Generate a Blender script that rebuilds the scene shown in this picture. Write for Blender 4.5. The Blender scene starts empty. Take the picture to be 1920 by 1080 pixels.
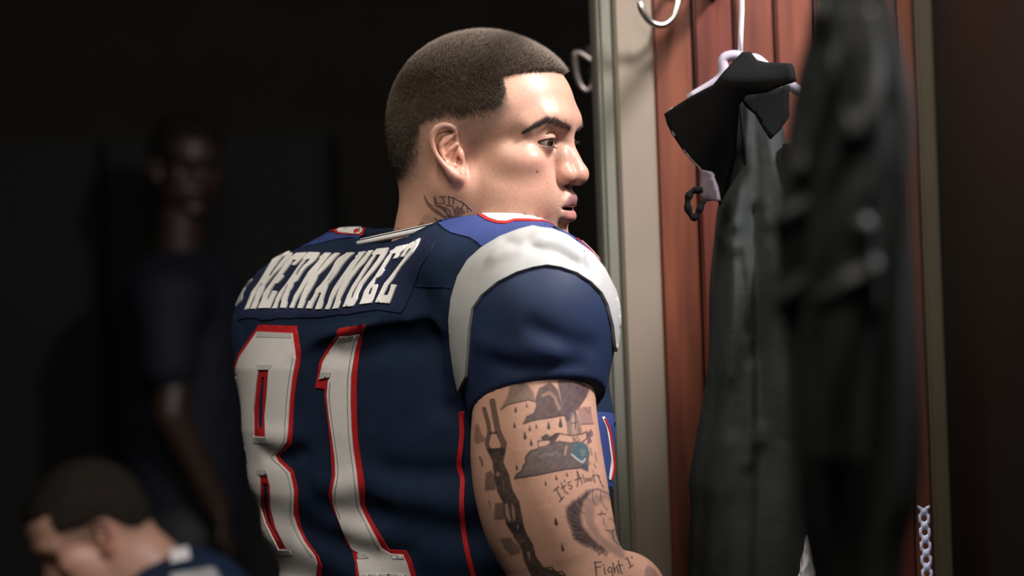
import bpy, bmesh, math, random
import numpy as np
from mathutils import Vector, Matrix
from mathutils.bvhtree import BVHTree
from mathutils.geometry import delaunay_2d_cdt

random.seed(7)
rng = np.random.default_rng(7)
scene = bpy.context.scene
COL = scene.collection
F32 = np.float32

# ------------------------------------------------------------------ camera
FPX = 5160.0                     # focal length in pixels of the 1920x1080 frame
CAM = np.array([0.0, -3.0, 1.55])
ROLL = math.radians(-2.1)
C_R = np.array([math.cos(ROLL), 0.0, math.sin(ROLL)])
C_U = np.array([-math.sin(ROLL), 0.0, math.cos(ROLL)])
C_F = np.array([0.0, 1.0, 0.0])
ZOOM, ZX, ZY = 1.0, 960.0, 540.0     # whole frame
cd = bpy.data.cameras.new('camera')
cam = bpy.data.objects.new('camera', cd)
COL.objects.link(cam)
cd.sensor_width = 36.0
cd.lens = 36.0 * FPX / 1920.0 * ZOOM
cd.shift_x = (ZX - 960.0) / 1920.0 * ZOOM
cd.shift_y = -(ZY - 540.0) / 1920.0 * ZOOM
cam.matrix_world = Matrix(((C_R[0], C_U[0], -C_F[0], CAM[0]),
                           (C_R[1], C_U[1], -C_F[1], CAM[1]),
                           (C_R[2], C_U[2], -C_F[2], CAM[2]),
                           (0, 0, 0, 1)))
cd.clip_start = 0.05
cd.clip_end = 60
cd.dof.use_dof = True
cd.dof.focus_distance = 2.93
cd.dof.aperture_fstop = 3.3 * ZOOM
scene.camera = cam

def P(px, py, Y):
    """world point at picture position (px, py) and world depth Y"""
    d = Y - CAM[1]
    return CAM + d * (C_F + (px - 960.0) / FPX * C_R + (540.0 - py) / FPX * C_U)

def proj(p):
    q = np.asarray(p, dtype=np.float64) - CAM
    d = q @ C_F
    return np.stack([960.0 + FPX * (q @ C_R) / d, 540.0 - FPX * (q @ C_U) / d], -1)

# ------------------------------------------------------------------ light
w = bpy.data.worlds.new('world')
scene.world = w
w.use_nodes = True
w.node_tree.nodes['Background'].inputs[0].default_value = (0.80, 0.86, 1.0, 1)
w.node_tree.nodes['Background'].inputs[1].default_value = 0.012
def area(name, loc, target, size, power, color, spread=180.0, size_y=None):
    ld = bpy.data.lights.new(name, 'AREA')
    ld.energy = power
    ld.color = color
    ld.size = size
    if size_y:
        ld.shape = 'RECTANGLE'
        ld.size_y = size_y
    ld.spread = math.radians(spread)
    o = bpy.data.objects.new(name, ld)
    COL.objects.link(o)
    o.location = loc
    o.rotation_euler = (Vector(target) - Vector(loc)).to_track_quat('-Z', 'Y').to_euler()
    return o
area('ceiling_lamp_key', (1.16, -0.50, 2.90), (0.0, 0.0, 1.6), 0.24, 62.0, (1.0, 0.955, 0.98))
area('added_fill_light', (0.25, -2.4, 3.05), (-0.05, 0.0, 1.4), 1.0, 31.0, (1.0, 0.92, 0.82))  # unseen fill light, added to brighten the sides toward the camera
area('added_overhead_light', (-0.60, -0.80, 3.10), (-0.12, 0.05, 1.5), 0.7, 26.0, (1.0, 0.93, 0.84))  # unseen light added above to brighten the upper back and letters
sp = bpy.data.lights.new('added_panel_spot', 'SPOT')  # unseen spot, added to light the boards and post but not the man
sp.energy = 19.0
sp.color = (1.0, 0.93, 0.86)
sp.spot_size = math.radians(62)
sp.spot_blend = 0.6
sp.shadow_soft_size = 0.04
so = bpy.data.objects.new('added_panel_spot', sp)
COL.objects.link(so)
so.location = (0.40, -0.30, 2.75)
so.rotation_euler = (Vector((0.36, 0.40, 1.35)) - Vector(so.location)).to_track_quat('-Z', 'Y').to_euler()
vs = scene.view_settings
vs.view_transform = 'Standard'
vs.look = 'None'
vs.gamma = 1.0
vs.use_curve_mapping = False
vs.exposure = 0.16

# ------------------------------------------------------------------ helpers
def mat(name, color=(0.5, 0.5, 0.5), rough=0.6, spec=0.4, metal=0.0, attr=None, noise=None,
        bump=None, sss=0.0, sheen=0.0, wave=None):
    """procedural Principled material; noise=(scale, amount), bump=(scale, strength, distance)"""
    m = bpy.data.materials.new(name)
    m.use_nodes = True
    nt = m.node_tree
    N, L = nt.nodes, nt.links
    b = N['Principled BSDF']
    b.inputs['Base Color'].default_value = (*color, 1)
    b.inputs['Roughness'].default_value = rough
    b.inputs['Specular IOR Level'].default_value = spec
    b.inputs['Metallic'].default_value = metal
    if sheen:
        b.inputs['Sheen Weight'].default_value = sheen
        b.inputs['Sheen Roughness'].default_value = 0.5
    tc = N.new('ShaderNodeTexCoord')
    src = None
    if attr:
        a = N.new('ShaderNodeAttribute')
        a.attribute_name = attr
        src = a.outputs['Color']
    if noise:
        n = N.new('ShaderNodeTexNoise')
        n.inputs['Scale'].default_value = noise[0]
        n.inputs['Detail'].default_value = 5
        L.new(tc.outputs['Object'], n.inputs['Vector'])
        mr = N.new('ShaderNodeMapRange')
        mr.inputs['From Min'].default_value = 0.3
        mr.inputs['From Max'].default_value = 0.7
        mr.inputs['To Min'].default_value = 1 - noise[1]
        mr.inputs['To Max'].default_value = 1 + noise[1]
        L.new(n.outputs['Fac'], mr.inputs['Value'])
        mx = N.new('ShaderNodeVectorMath')
        mx.operation = 'SCALE'
        if src:
            L.new(src, mx.inputs[0])
        else:
            mx.inputs[0].default_value = color
        L.new(mr.outputs['Result'], mx.inputs['Scale'])
        src = mx.outputs['Vector']
    if src:
        L.new(src, b.inputs['Base Color'])
    if sss:
        b.inputs['Subsurface Weight'].default_value = sss
        b.inputs['Subsurface Radius'].default_value = (1.0, 0.35, 0.2)
        b.inputs['Subsurface Scale'].default_value = 0.0022
    if bump or wave:
        bp = N.new('ShaderNodeBump')
        if wave:
            t = N.new('ShaderNodeTexWave')
            t.inputs['Scale'].default_value = wave[0]
            t.inputs['Distortion'].default_value = wave[3] if len(wave) > 3 else 1.0
            t.inputs['Detail'].default_value = 2
            L.new(tc.outputs['Object'], t.inputs['Vector'])
            bp.inputs['Strength'].default_value = wave[1]
            bp.inputs['Distance'].default_value = wave[2]
        else:
            t = N.new('ShaderNodeTexNoise')
            t.inputs['Scale'].default_value = bump[0]
            t.inputs['Detail'].default_value = 4
            L.new(tc.outputs['Object'], t.inputs['Vector'])
            bp.inputs['Strength'].default_value = bump[1]
            bp.inputs['Distance'].default_value = bump[2]
        L.new(t.outputs['Fac'], bp.inputs['Height'])
        L.new(bp.outputs['Normal'], b.inputs['Normal'])
    return m

def link(name, me, material=None, parent=None, smooth=True):
    o = bpy.data.objects.new(name, me)
    COL.objects.link(o)
    if material:
        me.materials.append(material)
    if smooth and len(me.polygons):
        me.polygons.foreach_set('use_smooth', np.ones(len(me.polygons), dtype=bool))
    if parent:
        o.parent = parent
        o.matrix_parent_inverse = Matrix.Identity(4)
    return o

def np_mesh(name, V, Fc, attr=None):
    """mesh from arrays; Fc is (n,3) or (n,4)"""
    V = np.asarray(V, dtype=F32)
    Fc = np.asarray(Fc, dtype=np.int32)
    k = Fc.shape[1]
    me = bpy.data.meshes.new(name)
    me.vertices.add(len(V))
    me.vertices.foreach_set('co', V.ravel())
    me.loops.add(Fc.size)
    me.loops.foreach_set('vertex_index', Fc.ravel())
    me.polygons.add(len(Fc))
    me.polygons.foreach_set('loop_start', np.arange(0, Fc.size, k, dtype=np.int32))
    me.update(calc_edges=True)
    if attr:
        for an, A in attr.items():
            ca = me.color_attributes.new(an, 'FLOAT_COLOR', 'POINT')
            A4 = np.ones((len(V), 4), dtype=F32)
            A4[:, :3] = A
            ca.data.foreach_set('color', A4.ravel())
    return me

def py_mesh(name, V, Fc):
    me = bpy.data.meshes.new(name)
    me.from_pydata([tuple(map(float, v)) for v in V], [], [tuple(int(i) for i in f) for f in Fc])
    me.update()
    return me

def tag(o, label, cat, group=None, kind=None):
    o['label'] = label
    o['category'] = cat
    if group:
        o['group'] = group
    if kind:
        o['kind'] = kind
    return o

def empty(name, loc):
    o = bpy.data.objects.new(name, None)
    COL.objects.link(o)
    o.location = loc
    o.empty_display_size = 0.05
    return o

def part(name, me, material, parent, smooth=True, label=None):
    """child mesh built in world coordinates under a parent that only has a location"""
    o = link(name, me, material, None, smooth)
    o.parent = parent
    off = Vector((0, 0, 0))
    q = parent
    while q:
        off += q.location
        q = q.parent
    me.transform(Matrix.Translation(-off))
    if label:
        o['label'] = label
    return o

# ---- signed-distance modelling (numpy), polygonised with surface nets
def ell(p, c, r, R=None):
    q = p - np.asarray(c, F32)
    if R is not None:
        q = q @ np.asarray(R, F32)
    r = np.asarray(r, F32)
    a = q / r
    k0 = np.sqrt(np.einsum('ij,ij->i', a, a)) + 1e-9
    a /= r
    k1 = np.sqrt(np.einsum('ij,ij->i', a, a)) + 1e-9
    return k0 * (k0 - 1.0) / k1

def cap(p, a, b, ra, rb=None):
    rb = ra if rb is None else rb
    a = np.asarray(a, F32)
    b = np.asarray(b, F32)
    ba = b - a
    q = p - a
    t = np.clip((q @ ba) / float(ba @ ba), 0, 1)
    d = q - t[:, None] * ba
    return np.sqrt(np.einsum('ij,ij->i', d, d)) - (ra + (rb - ra) * t)

def chain(p, pts, rad):
    d = None
    for i in range(len(pts) - 1):
        e = cap(p, pts[i], pts[i + 1], rad[i], rad[i + 1])
        d = e if d is None else np.minimum(d, e)
    return d

def smin(a, b, k):
    h = np.clip(0.5 + 0.5 * (b - a) / k, 0, 1)
    return b + (a - b) * h - k * h * (1 - h)

def smax(a, b, k):
    return -smin(-a, -b, k)

def rotz(a):
    c, s = math.cos(a), math.sin(a)
    return np.array([[c, -s, 0], [s, c, 0], [0, 0, 1]])

def surface(f, lo, hi, h, co=6, slack=1.6):
    """surface-nets mesh of f<0 with voxel h; only blocks near the surface are evaluated finely"""
    lo = np.asarray(lo, float)
    n = (np.ceil((np.asarray(hi, float) - lo) / (h * co)).astype(int))
    cx = [lo[i] + (np.arange(n[i]) + 0.5) * h * co for i in range(3)]
    G = np.stack(np.meshgrid(*cx, indexing='ij'), -1).reshape(-1, 3).astype(F32)
    D = f(G).reshape(n)
    act = np.abs(D) < h * co * 0.87 * slack
    nf = n * co
    A = np.repeat(np.repeat(np.repeat(D, co, 0), co, 1), co, 2).astype(F32)
    ai = np.argwhere(act)
    o = np.stack(np.meshgrid(*[np.arange(co)] * 3, indexing='ij'), -1).reshape(-1, 3)
    step = 4000
    for s in range(0, len(ai), step):
        I = (ai[s:s + step, None, :] * co + o[None]).reshape(-1, 3)
        pts = (lo + (I + 0.5) * h).astype(F32)
        A[I[:, 0], I[:, 1], I[:, 2]] = f(pts)
    neg = A < 0
    c = np.zeros(tuple(nf - 1), dtype=np.int8)
    for dx in (0, 1):
        for dy in (0, 1):
            for dz in (0, 1):
                c += neg[dx:nf[0] - 1 + dx, dy:nf[1] - 1 + dy, dz:nf[2] - 1 + dz]
    mix = np.argwhere((c > 0) & (c < 8))
    idx = np.full(tuple(nf - 1), -1, dtype=np.int32)
    idx[mix[:, 0], mix[:, 1], mix[:, 2]] = np.arange(len(mix))
    cor = [(i & 1, (i >> 1) & 1, (i >> 2) & 1) for i in range(8)]
    val = np.stack([A[mix[:, 0] + a, mix[:, 1] + b, mix[:, 2] + d] for a, b, d in cor], 1)
    acc = np.zeros((len(mix), 3))
    cnt = np.zeros(len(mix))
    for i in range(8):
        for bit in (1, 2, 4):
            j = i | bit
            if j == i:
                continue
            va, vb = val[:, i], val[:, j]
            cr = (va < 0) != (vb < 0)
            t = np.where(cr, va / np.where(cr, va - vb, 1), 0)
            pa, pb = np.array(cor[i]), np.array(cor[j])
            acc += np.where(cr[:, None], pa + t[:, None] * (pb - pa), 0)
            cnt += cr
    V = lo + (mix + 0.5 + acc / cnt[:, None]) * h
    Q = []
    for ax in range(3):
        u, v = (ax + 1) % 3, (ax + 2) % 3
        sl0 = [slice(None)] * 3
        sl1 = [slice(None)] * 3
        sl0[ax] = slice(0, nf[ax] - 1)
        sl1[ax] = slice(1, nf[ax])
        ch = neg[tuple(sl0)] != neg[tuple(sl1)]
        E = np.argwhere(ch)
        ok = (E[:, u] > 0) & (E[:, v] > 0) & (E[:, u] < nf[u] - 1) & (E[:, v] < nf[v] - 1)
        E = E[ok]
        def cell(du, dv):
            K = E.copy()
            K[:, u] -= du
            K[:, v] -= dv
            return idx[K[:, 0], K[:, 1], K[:, 2]]
        q = np.stack([cell(1, 1), cell(0, 1), cell(0, 0), cell(1, 0)], 1)
        flip = ~neg[E[:, 0], E[:, 1], E[:, 2]]
        q[flip] = q[flip][:, ::-1]
        Q.append(q)
    Q = np.concatenate(Q)
    return V, Q[(Q >= 0).all(1)]

def project(f, V, it=1, clampd=0.002, e=3e-4):
    V = V.copy()
    for _ in range(it):
        f0 = f(V.astype(F32))
        g = np.empty((len(V), 3))
        for i in range(3):
            W = V.copy()
            W[:, i] += e
            g[:, i] = (f(W.astype(F32)) - f0) / e
        d = f0 / np.maximum((g * g).sum(1), 0.2)
        V -= np.clip(d, -clampd, clampd)[:, None] * g
    return V

def subdivide(V, Q):
    """every quad into four"""
    n = len(V)
    e = np.sort(np.stack([Q, np.roll(Q, -1, 1)], -1).reshape(-1, 2), 1)
    key = e[:, 0].astype(np.int64) * n + e[:, 1]
    uk, inv = np.unique(key, return_inverse=True)
    E = np.stack([uk // n, uk % n], 1)
    inv = inv.reshape(-1, 4) + n
    fi = n + len(E) + np.arange(len(Q))
    V2 = np.concatenate([V, V[E].mean(1), V[Q].mean(1)])
    out = []
    for i in range(4):
        out.append(np.stack([Q[:, i], inv[:, i], fi, inv[:, i - 1]], 1))
    return V2, np.concatenate(out)

def smooth_noise(p, scale, seed=0):
    """cheap smooth pseudo-random field in -1..1"""
    r = np.random.default_rng(seed)
    out = np.zeros(len(p))
    for k in range(7):
        d = r.normal(size=3)
        d *= scale * (0.6 + 0.9 * r.random()) / np.linalg.norm(d)
        out += np.sin(p @ d + r.random() * 6.28)
    return out / 3.2

def tube(pts, rad, seg=8, closed=False, capends=True):
    """swept tube through pts -> V, F (quads and caps)"""
    pts = [Vector(map(float, p)) for p in pts]
    n = len(pts)
    if not hasattr(rad, '__len__'):
        rad = [rad] * n
    V, Fc = [], []
    up = None
    for i in range(n):
        a = pts[(i - 1) % n] if (closed or i > 0) else pts[i]
        b = pts[(i + 1) % n] if (closed or i < n - 1) else pts[i]
        t = (b - a).normalized()
        if up is None:
            up = t.orthogonal().normalized()
        up = (up - t * up.dot(t)).normalized()
        s = t.cross(up)
        for k in range(seg):
            an = 2 * math.pi * k / seg
            V.append(pts[i] + (up * math.cos(an) + s * math.sin(an)) * rad[i])
    m = n if closed else n - 1
    for i in range(m):
        for k in range(seg):
            a, b = i * seg + k, i * seg + (k + 1) % seg
            c, d = ((i + 1) % n) * seg + (k + 1) % seg, ((i + 1) % n) * seg + k
            Fc.append((a, b, c, d))
    if capends and not closed:
        Fc.append(tuple(range(seg - 1, -1, -1)))
        Fc.append(tuple(range((n - 1) * seg, n * seg)))
    return V, Fc

def bez(pts, n=24):
    """Catmull-Rom through pts"""
    p = [np.asarray(q, float) for q in pts]
    p = [2 * p[0] - p[1]] + p + [2 * p[-1] - p[-2]]
    out = []
    seg = len(p) - 3
    for i in range(seg):
        k = max(2, n // seg)
        for j in range(k):
            t = j / k
            a, b, c, d = p[i:i + 4]
            out.append(0.5 * ((2 * b) + (-a + c) * t + (2 * a - 5 * b + 4 * c - d) * t * t + (-a + 3 * b - 3 * c + d) * t ** 3))
    out.append(p[-2])
    return np.array(out)

def in_poly(pts, poly):
    x, y = pts[:, 0], pts[:, 1]
    poly = np.asarray(poly, float)
    r = np.zeros(len(pts), bool)
    j = len(poly) - 1
    for i in range(len(poly)):
        xi, yi = poly[i]
        xj, yj = poly[j]
        with np.errstate(divide='ignore', invalid='ignore'):
            r ^= ((yi > y) != (yj > y)) & (x < (xj - xi) * (y - yi) / (yj - yi + 1e-12) + xi)
        j = i
    return r

def seg_dist(pts, line):
    """distance of 2-D points to a polyline"""
    d = np.full(len(pts), 1e9)
    line = np.asarray(line, float)
    for a, b in zip(line[:-1], line[1:]):
        ba = b - a
        t = np.clip(((pts - a) @ ba) / max(ba @ ba, 1e-9), 0, 1)
        d = np.minimum(d, np.linalg.norm(pts - a - t[:, None] * ba, axis=1))
    return d

def poly_sd(pts, poly):
    d = seg_dist(pts, list(poly) + [poly[0]])
    return np.where(in_poly(pts, poly), -d, d)

def sstep(a, b, x):
    t = np.clip((x - a) / (b - a), 0, 1)
    return t * t * (3 - 2 * t)

def trace(f, px, t0=2.45, t1=4.2, it=130, k=0.85):
    d = C_F[None] + (px[:, :1] - 960.0) / FPX * C_R + (540.0 - px[:, 1:2]) / FPX * C_U
    ln = np.linalg.norm(d, axis=1)
    d = d / ln[:, None]
    t = np.full(len(px), t0)
    v = np.ones(len(px))
    for _ in range(it):
        act = (np.abs(v) > 5e-5) & (t < t1)
        if not act.any():
            break
        v[act] = f((CAM + t[act, None] * d[act]).astype(F32))
        t[act] += np.where(v[act] > 5e-5, v[act] * k, v[act])
    return CAM + t[:, None] * d, (np.abs(v) < 1.5e-4) & (t < t1)
def sdf_normal(f, V, e=6e-4):
    g = np.empty((len(V), 3))
    for i in range(3):
        d = np.zeros(3)
        d[i] = e
        g[:, i] = f((V + d).astype(F32)) - f((V - d).astype(F32))
    return g / (np.linalg.norm(g, axis=1)[:, None] + 1e-12)
# ------------------------------------------------------------------ the man: pose
YAW = math.radians(-20.0)                 # head: faces picture-right, a little toward the camera
PITCH = math.radians(0.0)
H0 = P(909, 303, 0.0)                     # middle of the head at ear-canal level
HR = rotz(YAW) @ np.array([[math.cos(PITCH), 0, math.sin(PITCH)], [0, 1, 0], [-math.sin(PITCH), 0, math.cos(PITCH)]])
def to_head(p):
    return ((p - H0.astype(F32)) @ HR.astype(F32)).astype(F32)
def from_head(q):
    return np.asarray(q) @ HR.T + H0

NECK_TOP = from_head((-0.030, 0, -0.02))
NECK_BASE = P(842, 470, 0.02)

RY20 = rotz(YAW).astype(F32)
EAR_C = np.array([0.0, -0.0735, 0.0], F32)
def epx(pts):
    return [((x - 868) / 1720.0, (303 - y) / 1720.0) for x, y in pts]
HELIX = epx([(862, 268), (861, 252), (851, 243), (838, 241), (826, 246), (818, 258), (817, 271), (822, 289), (830, 303), (840, 316), (852, 329)])
HELIX_R = [.0020, .0026, .0034, .0038, .0040, .0037, .0032, .0028, .0030, .0036, .0042]
ANTI = epx([(848, 259), (838, 264), (833, 275), (833, 287), (838, 298), (845, 306), (853, 311)])
EARPLATE = epx([(860, 246), (838, 240), (822, 248), (815, 266), (821, 290), (834, 310), (848, 328), (860, 338), (872, 334), (874, 305), (866, 270)])

def ear_sdf(q):
    # q: head coords mirrored to the near side
    e = (q - EAR_C) @ RY20.T
    xz = e[:, [0, 2]]
    dy = e[:, 1]
    def lift(pts, y0):
        return [(a, y0 - max(0, (-a - .005)) * 0.12, b) for a, b in pts]
    hy = lift(HELIX, -0.0092)
    hy[0] = (hy[0][0], -0.0030, hy[0][2])
    hy[1] = (hy[1][0], -0.0055, hy[1][2])
    d = chain(e, bez(hy, 24), np.interp(np.linspace(0, 1, len(bez(hy, 24))), np.linspace(0, 1, len(hy)), HELIX_R))
    plate2 = poly_sd(xz.astype(np.float64), EARPLATE).astype(F32) + 0.001
    d2 = np.abs(dy + 0.0012) - 0.0020
    pl = np.minimum(np.maximum(plate2, d2), 0) + np.sqrt(np.maximum(plate2, 0) ** 2 + np.maximum(d2, 0) ** 2) - 0.001
    d = smin(d, pl, 0.0022)
    an = chain(e, [(a, -0.0058, b) for a, b in ANTI], [.0020, .0025, .0027, .0028, .0028, .0029, .0028])
    d = smin(d, an, 0.0020)
    an2 = chain(e, [(a, -0.0062, b) for a, b in epx([(833, 276), (842, 270), (852, 262), (858, 256)])], [.0024, .0026, .0022, .0018])
    d = smin(d, an2, 0.0025)
    # lobe
    d = smin(d, chain(e, [(a, -0.0075, b) for a, b in epx([(848, 325), (858, 334), (866, 337), (868, 330)])], [.0040, .0050, .0050, .0040]), 0.005)
    # concha bowl
    d = smax(d, -ell(e, (*epx([(853, 293)])[0][:1], -0.0085, epx([(853, 293)])[0][1]), (.0085, .0090, .0125)), 0.0020)
    # crus
    d = smin(d, chain(e, [(a, -0.0045, b) for a, b in epx([(862, 276), (850, 285), (842, 294)])], [.0022, .0018, .0010]), 0.002)
    # tragus, antitragus
    d = smin(d, ell(e, (0.0000, -0.0045, 0.0040), (.0042, .0040, .0075)), 0.003)
    d = smin(d, ell(e, (-0.0085, -0.0065, -0.0065), (.0045, .0032, .0030)), 0.003)
    d = smax(d, -ell(e, (-0.0025, -0.0050, -0.0010), (.0020, .0050, .0042)), 0.0015)
    # concha rear wall to the skull
    d = smin(d, ell(e, (-0.012, 0.006, 0.006), (.014, .009, .020)), 0.006)
    return d

EYE_C = np.array([0.0790, 0.0325, 0.0165], F32)
def head_sdf(p):
    q = to_head(p)
    m = q.copy()
    m[:, 1] = np.abs(m[:, 1])
    d = ell(q, (-0.006, 0, 0.053), (0.0955, 0.0785, 0.084))
    d = smin(d, ell(q, (-0.040, 0, 0.022), (0.060, 0.068, 0.062)), 0.03)
    d = smin(d, ell(q, (0.044, 0, 0.052), (0.0565, 0.063, 0.056)), 0.025)
    d = smin(d, ell(q, (0.040, 0, -0.026), (0.048, 0.061, 0.060)), 0.025)
    d = smin(d, ell(m, (0.042, 0.038, -0.038), (0.039, 0.030, 0.044)), 0.025)       # cheek
    d = smin(d, ell(m, (0.010, 0.049, -0.056), (0.034, 0.019, 0.034)), 0.03)       # jaw angle
    d = smin(d, cap(m, (0.012, 0.047, -0.074), (0.068, 0.014, -0.094), 0.014, 0.014), 0.022)
    d = smin(d, ell(q, (0.070, 0, -0.092), (0.0225, 0.025, 0.0185)), 0.018)         # chin
    d = smin(d, ell(q, (0.035, 0, -0.080), (0.045, 0.040, 0.022)), 0.02)
    d = smin(d, ell(m, (0.060, 0.051, -0.004), (0.022, 0.016, 0.014)), 0.02)        # cheekbone
    d = smin(d, ell(q, (0.077, 0, -0.050), (0.022, 0.028, 0.028)), 0.016)           # muzzle
    # eye socket, brow
    d = smax(d, -ell(m, (0.1045, 0.034, 0.0180), (0.0185, 0.0205, 0.0125)), 0.017)
    d = smax(d, -ell(m, (0.1005, 0.019, 0.016), (0.0110, 0.008, 0.011)), 0.012)
    d = smin(d, chain(m, [(0.0955, 0.004, 0.0370), (0.0960, 0.020, 0.0390), (0.0925, 0.030, 0.0405), (0.0855, 0.041, 0.0395), (0.072, 0.052, 0.032)], [.0052, .0066, .0066, .0060, .0040]), 0.022)
    # eyelids
    lid = ell(m, EYE_C, (0.0140, 0.0142, 0.0138))
    d = smin(d, lid, 0.0075)
    slit = ell(m, (0.0810, 0.0330, 0.0148), (0.0240, 0.0158, 0.0048))
    d = smax(d, -slit, 0.0010)
    crease = chain(m, [(0.0880, 0.0215, 0.0225), (0.0925, 0.0300, 0.0258), (0.0895, 0.0385, 0.0250), (0.0800, 0.0460, 0.0215)], [.0008, .0011, .0011, .0008])
    d = smax(d, -crease, 0.0025)
    # nose
    d = smin(d, chain(q, [(0.0935, 0, 0.024), (0.0985, 0, 0.0080), (0.1040, 0, -0.0060), (0.1065, 0, -0.0150)], [.0056, .0064, .0076, .0090]), 0.013)
    d = smin(d, ell(q, (0.1055, 0, -0.0205), (0.0124, 0.0124, 0.0106)), 0.007)
    d = smin(d, ell(m, (0.0955, 0.0152, -0.0200), (0.0126, 0.0082, 0.0102)), 0.0045)
    d = smin(d, ell(m, (0.092, 0.011, -0.004), (0.010, 0.008, 0.014)), 0.009)
    d = smin(d, cap(q, (0.1050, 0, -0.0255), (0.0930, 0, -0.0300), 0.0032, 0.0040), 0.004)
    d = smax(d, -ell(m, (0.1010, 0.0075, -0.0295), (0.0068, 0.0036, 0.0055)), 0.0025)
    # philtrum
    d = smax(d, -cap(q, (0.1010, 0, -0.0320), (0.1060, 0, -0.0390), 0.0018, 0.0020), 0.004)
    # lips
    up = chain(m, [(0.0960, 0, -0.0450), (0.0950, 0.0060, -0.0450), (0.0930, 0.0130, -0.0490), (0.0880, 0.0195, -0.0550)], [.0072, .0074, .0056, .0022])
    d = smin(d, up, 0.005)
    lo = chain(m, [(0.0935, 0, -0.0645), (0.0925, 0.0070, -0.0640), (0.0905, 0.0135, -0.0610), (0.0870, 0.0195, -0.0565)], [.0082, .0078, .0058, .0022])
    d = smin(d, lo, 0.005)
    d = smax(d, -ell(m, (0.1000, 0, -0.0557), (0.0170, 0.0205, 0.0021)), 0.0028)
    d = smax(d, -cap(m, (0.0990, 0, -0.0775), (0.0920, 0.014, -0.0755), 0.0035, 0.0020), 0.012)
    # ears
    m[:, 1] *= -1
    near = (np.abs(m[:, 0]) < 0.06) & (np.abs(m[:, 2]) < 0.07) & (m[:, 1] < -0.03)
    if near.any():
        de = ear_sdf(m[near])
        d[near] = smin(d[near], de, 0.004)
    # neck
    q2 = p
    d = smin(d, cap(q2, NECK_TOP, NECK_BASE, 0.0600, 0.0640), 0.030)
    # sternomastoid, on both sides, and trapezius at the back
    for s in (-1, 1):
        a = from_head((-0.012, s * 0.060, -0.030))
        b = NECK_BASE + np.array([0.045, 0.02 * s, -0.03]) 
        d = smin(d, cap(q2, a, b, 0.016, 0.014), 0.022)
    return d
# ------------------------------------------------------------------ the man: torso, arms, jersey
TA = math.radians(40.0)
T_R = np.array([math.cos(TA), -math.sin(TA), 0.0])       # toward his right shoulder (near the camera)
T_F = np.array([math.sin(TA), math.cos(TA), 0.0])        # the way his chest faces
AX_T = P(768, 640, 0.075)
AX_B = P(822, 1080, 0.075)
_TZ = np.array([0.85, 1.00, 1.10, 1.24, 1.33, 1.40, 1.47, 1.53, 1.575, 1.61])
_TA = np.array([.185, .192, .190, .204, .228, .230, .222, .200, .150, .080])
_TB = np.array([.120, .125, .122, .126, .136, .138, .136, .124, .090, .055])
_TFR = np.array([.125, .135, .130, .126, .142, .166, .178, .160, .105, .055])
def torso_coords(p):
    t = (p[:, 2] - AX_B[2]) / (AX_T[2] - AX_B[2])
    ax = AX_B[:2] + np.clip(t, -1.2, 1.1)[:, None] * (AX_T[:2] - AX_B[:2])
    q = p[:, :2] - ax
    return q @ T_R[:2], q @ T_F[:2]
def torso_sdf(p, inset=0.0):
    r, f = torso_coords(p)
    z = p[:, 2]
    a = np.interp(z, _TZ, _TA) - inset
    b = np.where(f < 0, np.interp(z, _TZ, _TB), np.interp(z, _TZ, _TFR)) - inset
    n = 2.35
    k = (np.abs(r / a) ** n + np.abs(f / b) ** n) ** (1 / n)
    d = (k - 1) * np.minimum(a, b) * 0.92
    return np.maximum(d, np.maximum(z - (1.612 - inset), 0.84 - z)).astype(F32)
SH_R = P(1004, 592, -0.13)
SH_L = P(584, 616, 0.20)
HEM_C = P(1002, 757, -0.150)
HEM_N = np.array([0.13, -0.38, -0.92]); HEM_N /= np.linalg.norm(HEM_N)
ARM_PTS = [P(1000, 610, -.13), P(1003, 745, -.155), P(1008, 850, -.165), P(1023, 940, -.168), P(1048, 1030, -.165), P(1076, 1120, -.160)]
ARM_R = [.064, .0600, .0635, .0630, .0580, .0480]
FORE_PTS = [P(1075, 1110, -.155), P(1165, 1120, -.115), P(1200, 1185, -.03), P(1192, 1250, .05)]
FORE_R = [.048, .0490, .041, .029]
ARM_L = [P(590, 620, .20), P(575, 800, .27), P(600, 1060, .30), P(700, 1150, .42), P(830, 1200, .50)]
ARM_LR = [.062, .058, .047, .042, .029]
_AP = bez([list(p) + [r] for p, r in zip(ARM_PTS, ARM_R)], 15)
def arm_r_sdf(p):
    d = None
    for i in range(len(_AP) - 1):
        e = cap(p, _AP[i, :3], _AP[i + 1, :3], _AP[i, 3], _AP[i + 1, 3])
        d = e if d is None else smin(d, e, 0.008)
    d = smin(d, chain(p, FORE_PTS, FORE_R), 0.03)
    # triceps and biceps
    d = smin(d, ell(p, P(960, 880, -.150), (.030, .040, .085)), 0.03)
    return d
def arm_l_sdf(p):
    return chain(p, ARM_L, ARM_LR)
def collar_rim(p):
    return RIM_C[2] + 0.18 * (p[:, 0] - RIM_C[0]) + 0.03 * (p[:, 1] - RIM_C[1])
RIM_C = P(760, 439, -0.048)
COL_C = P(806, 450, 0.028)
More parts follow.
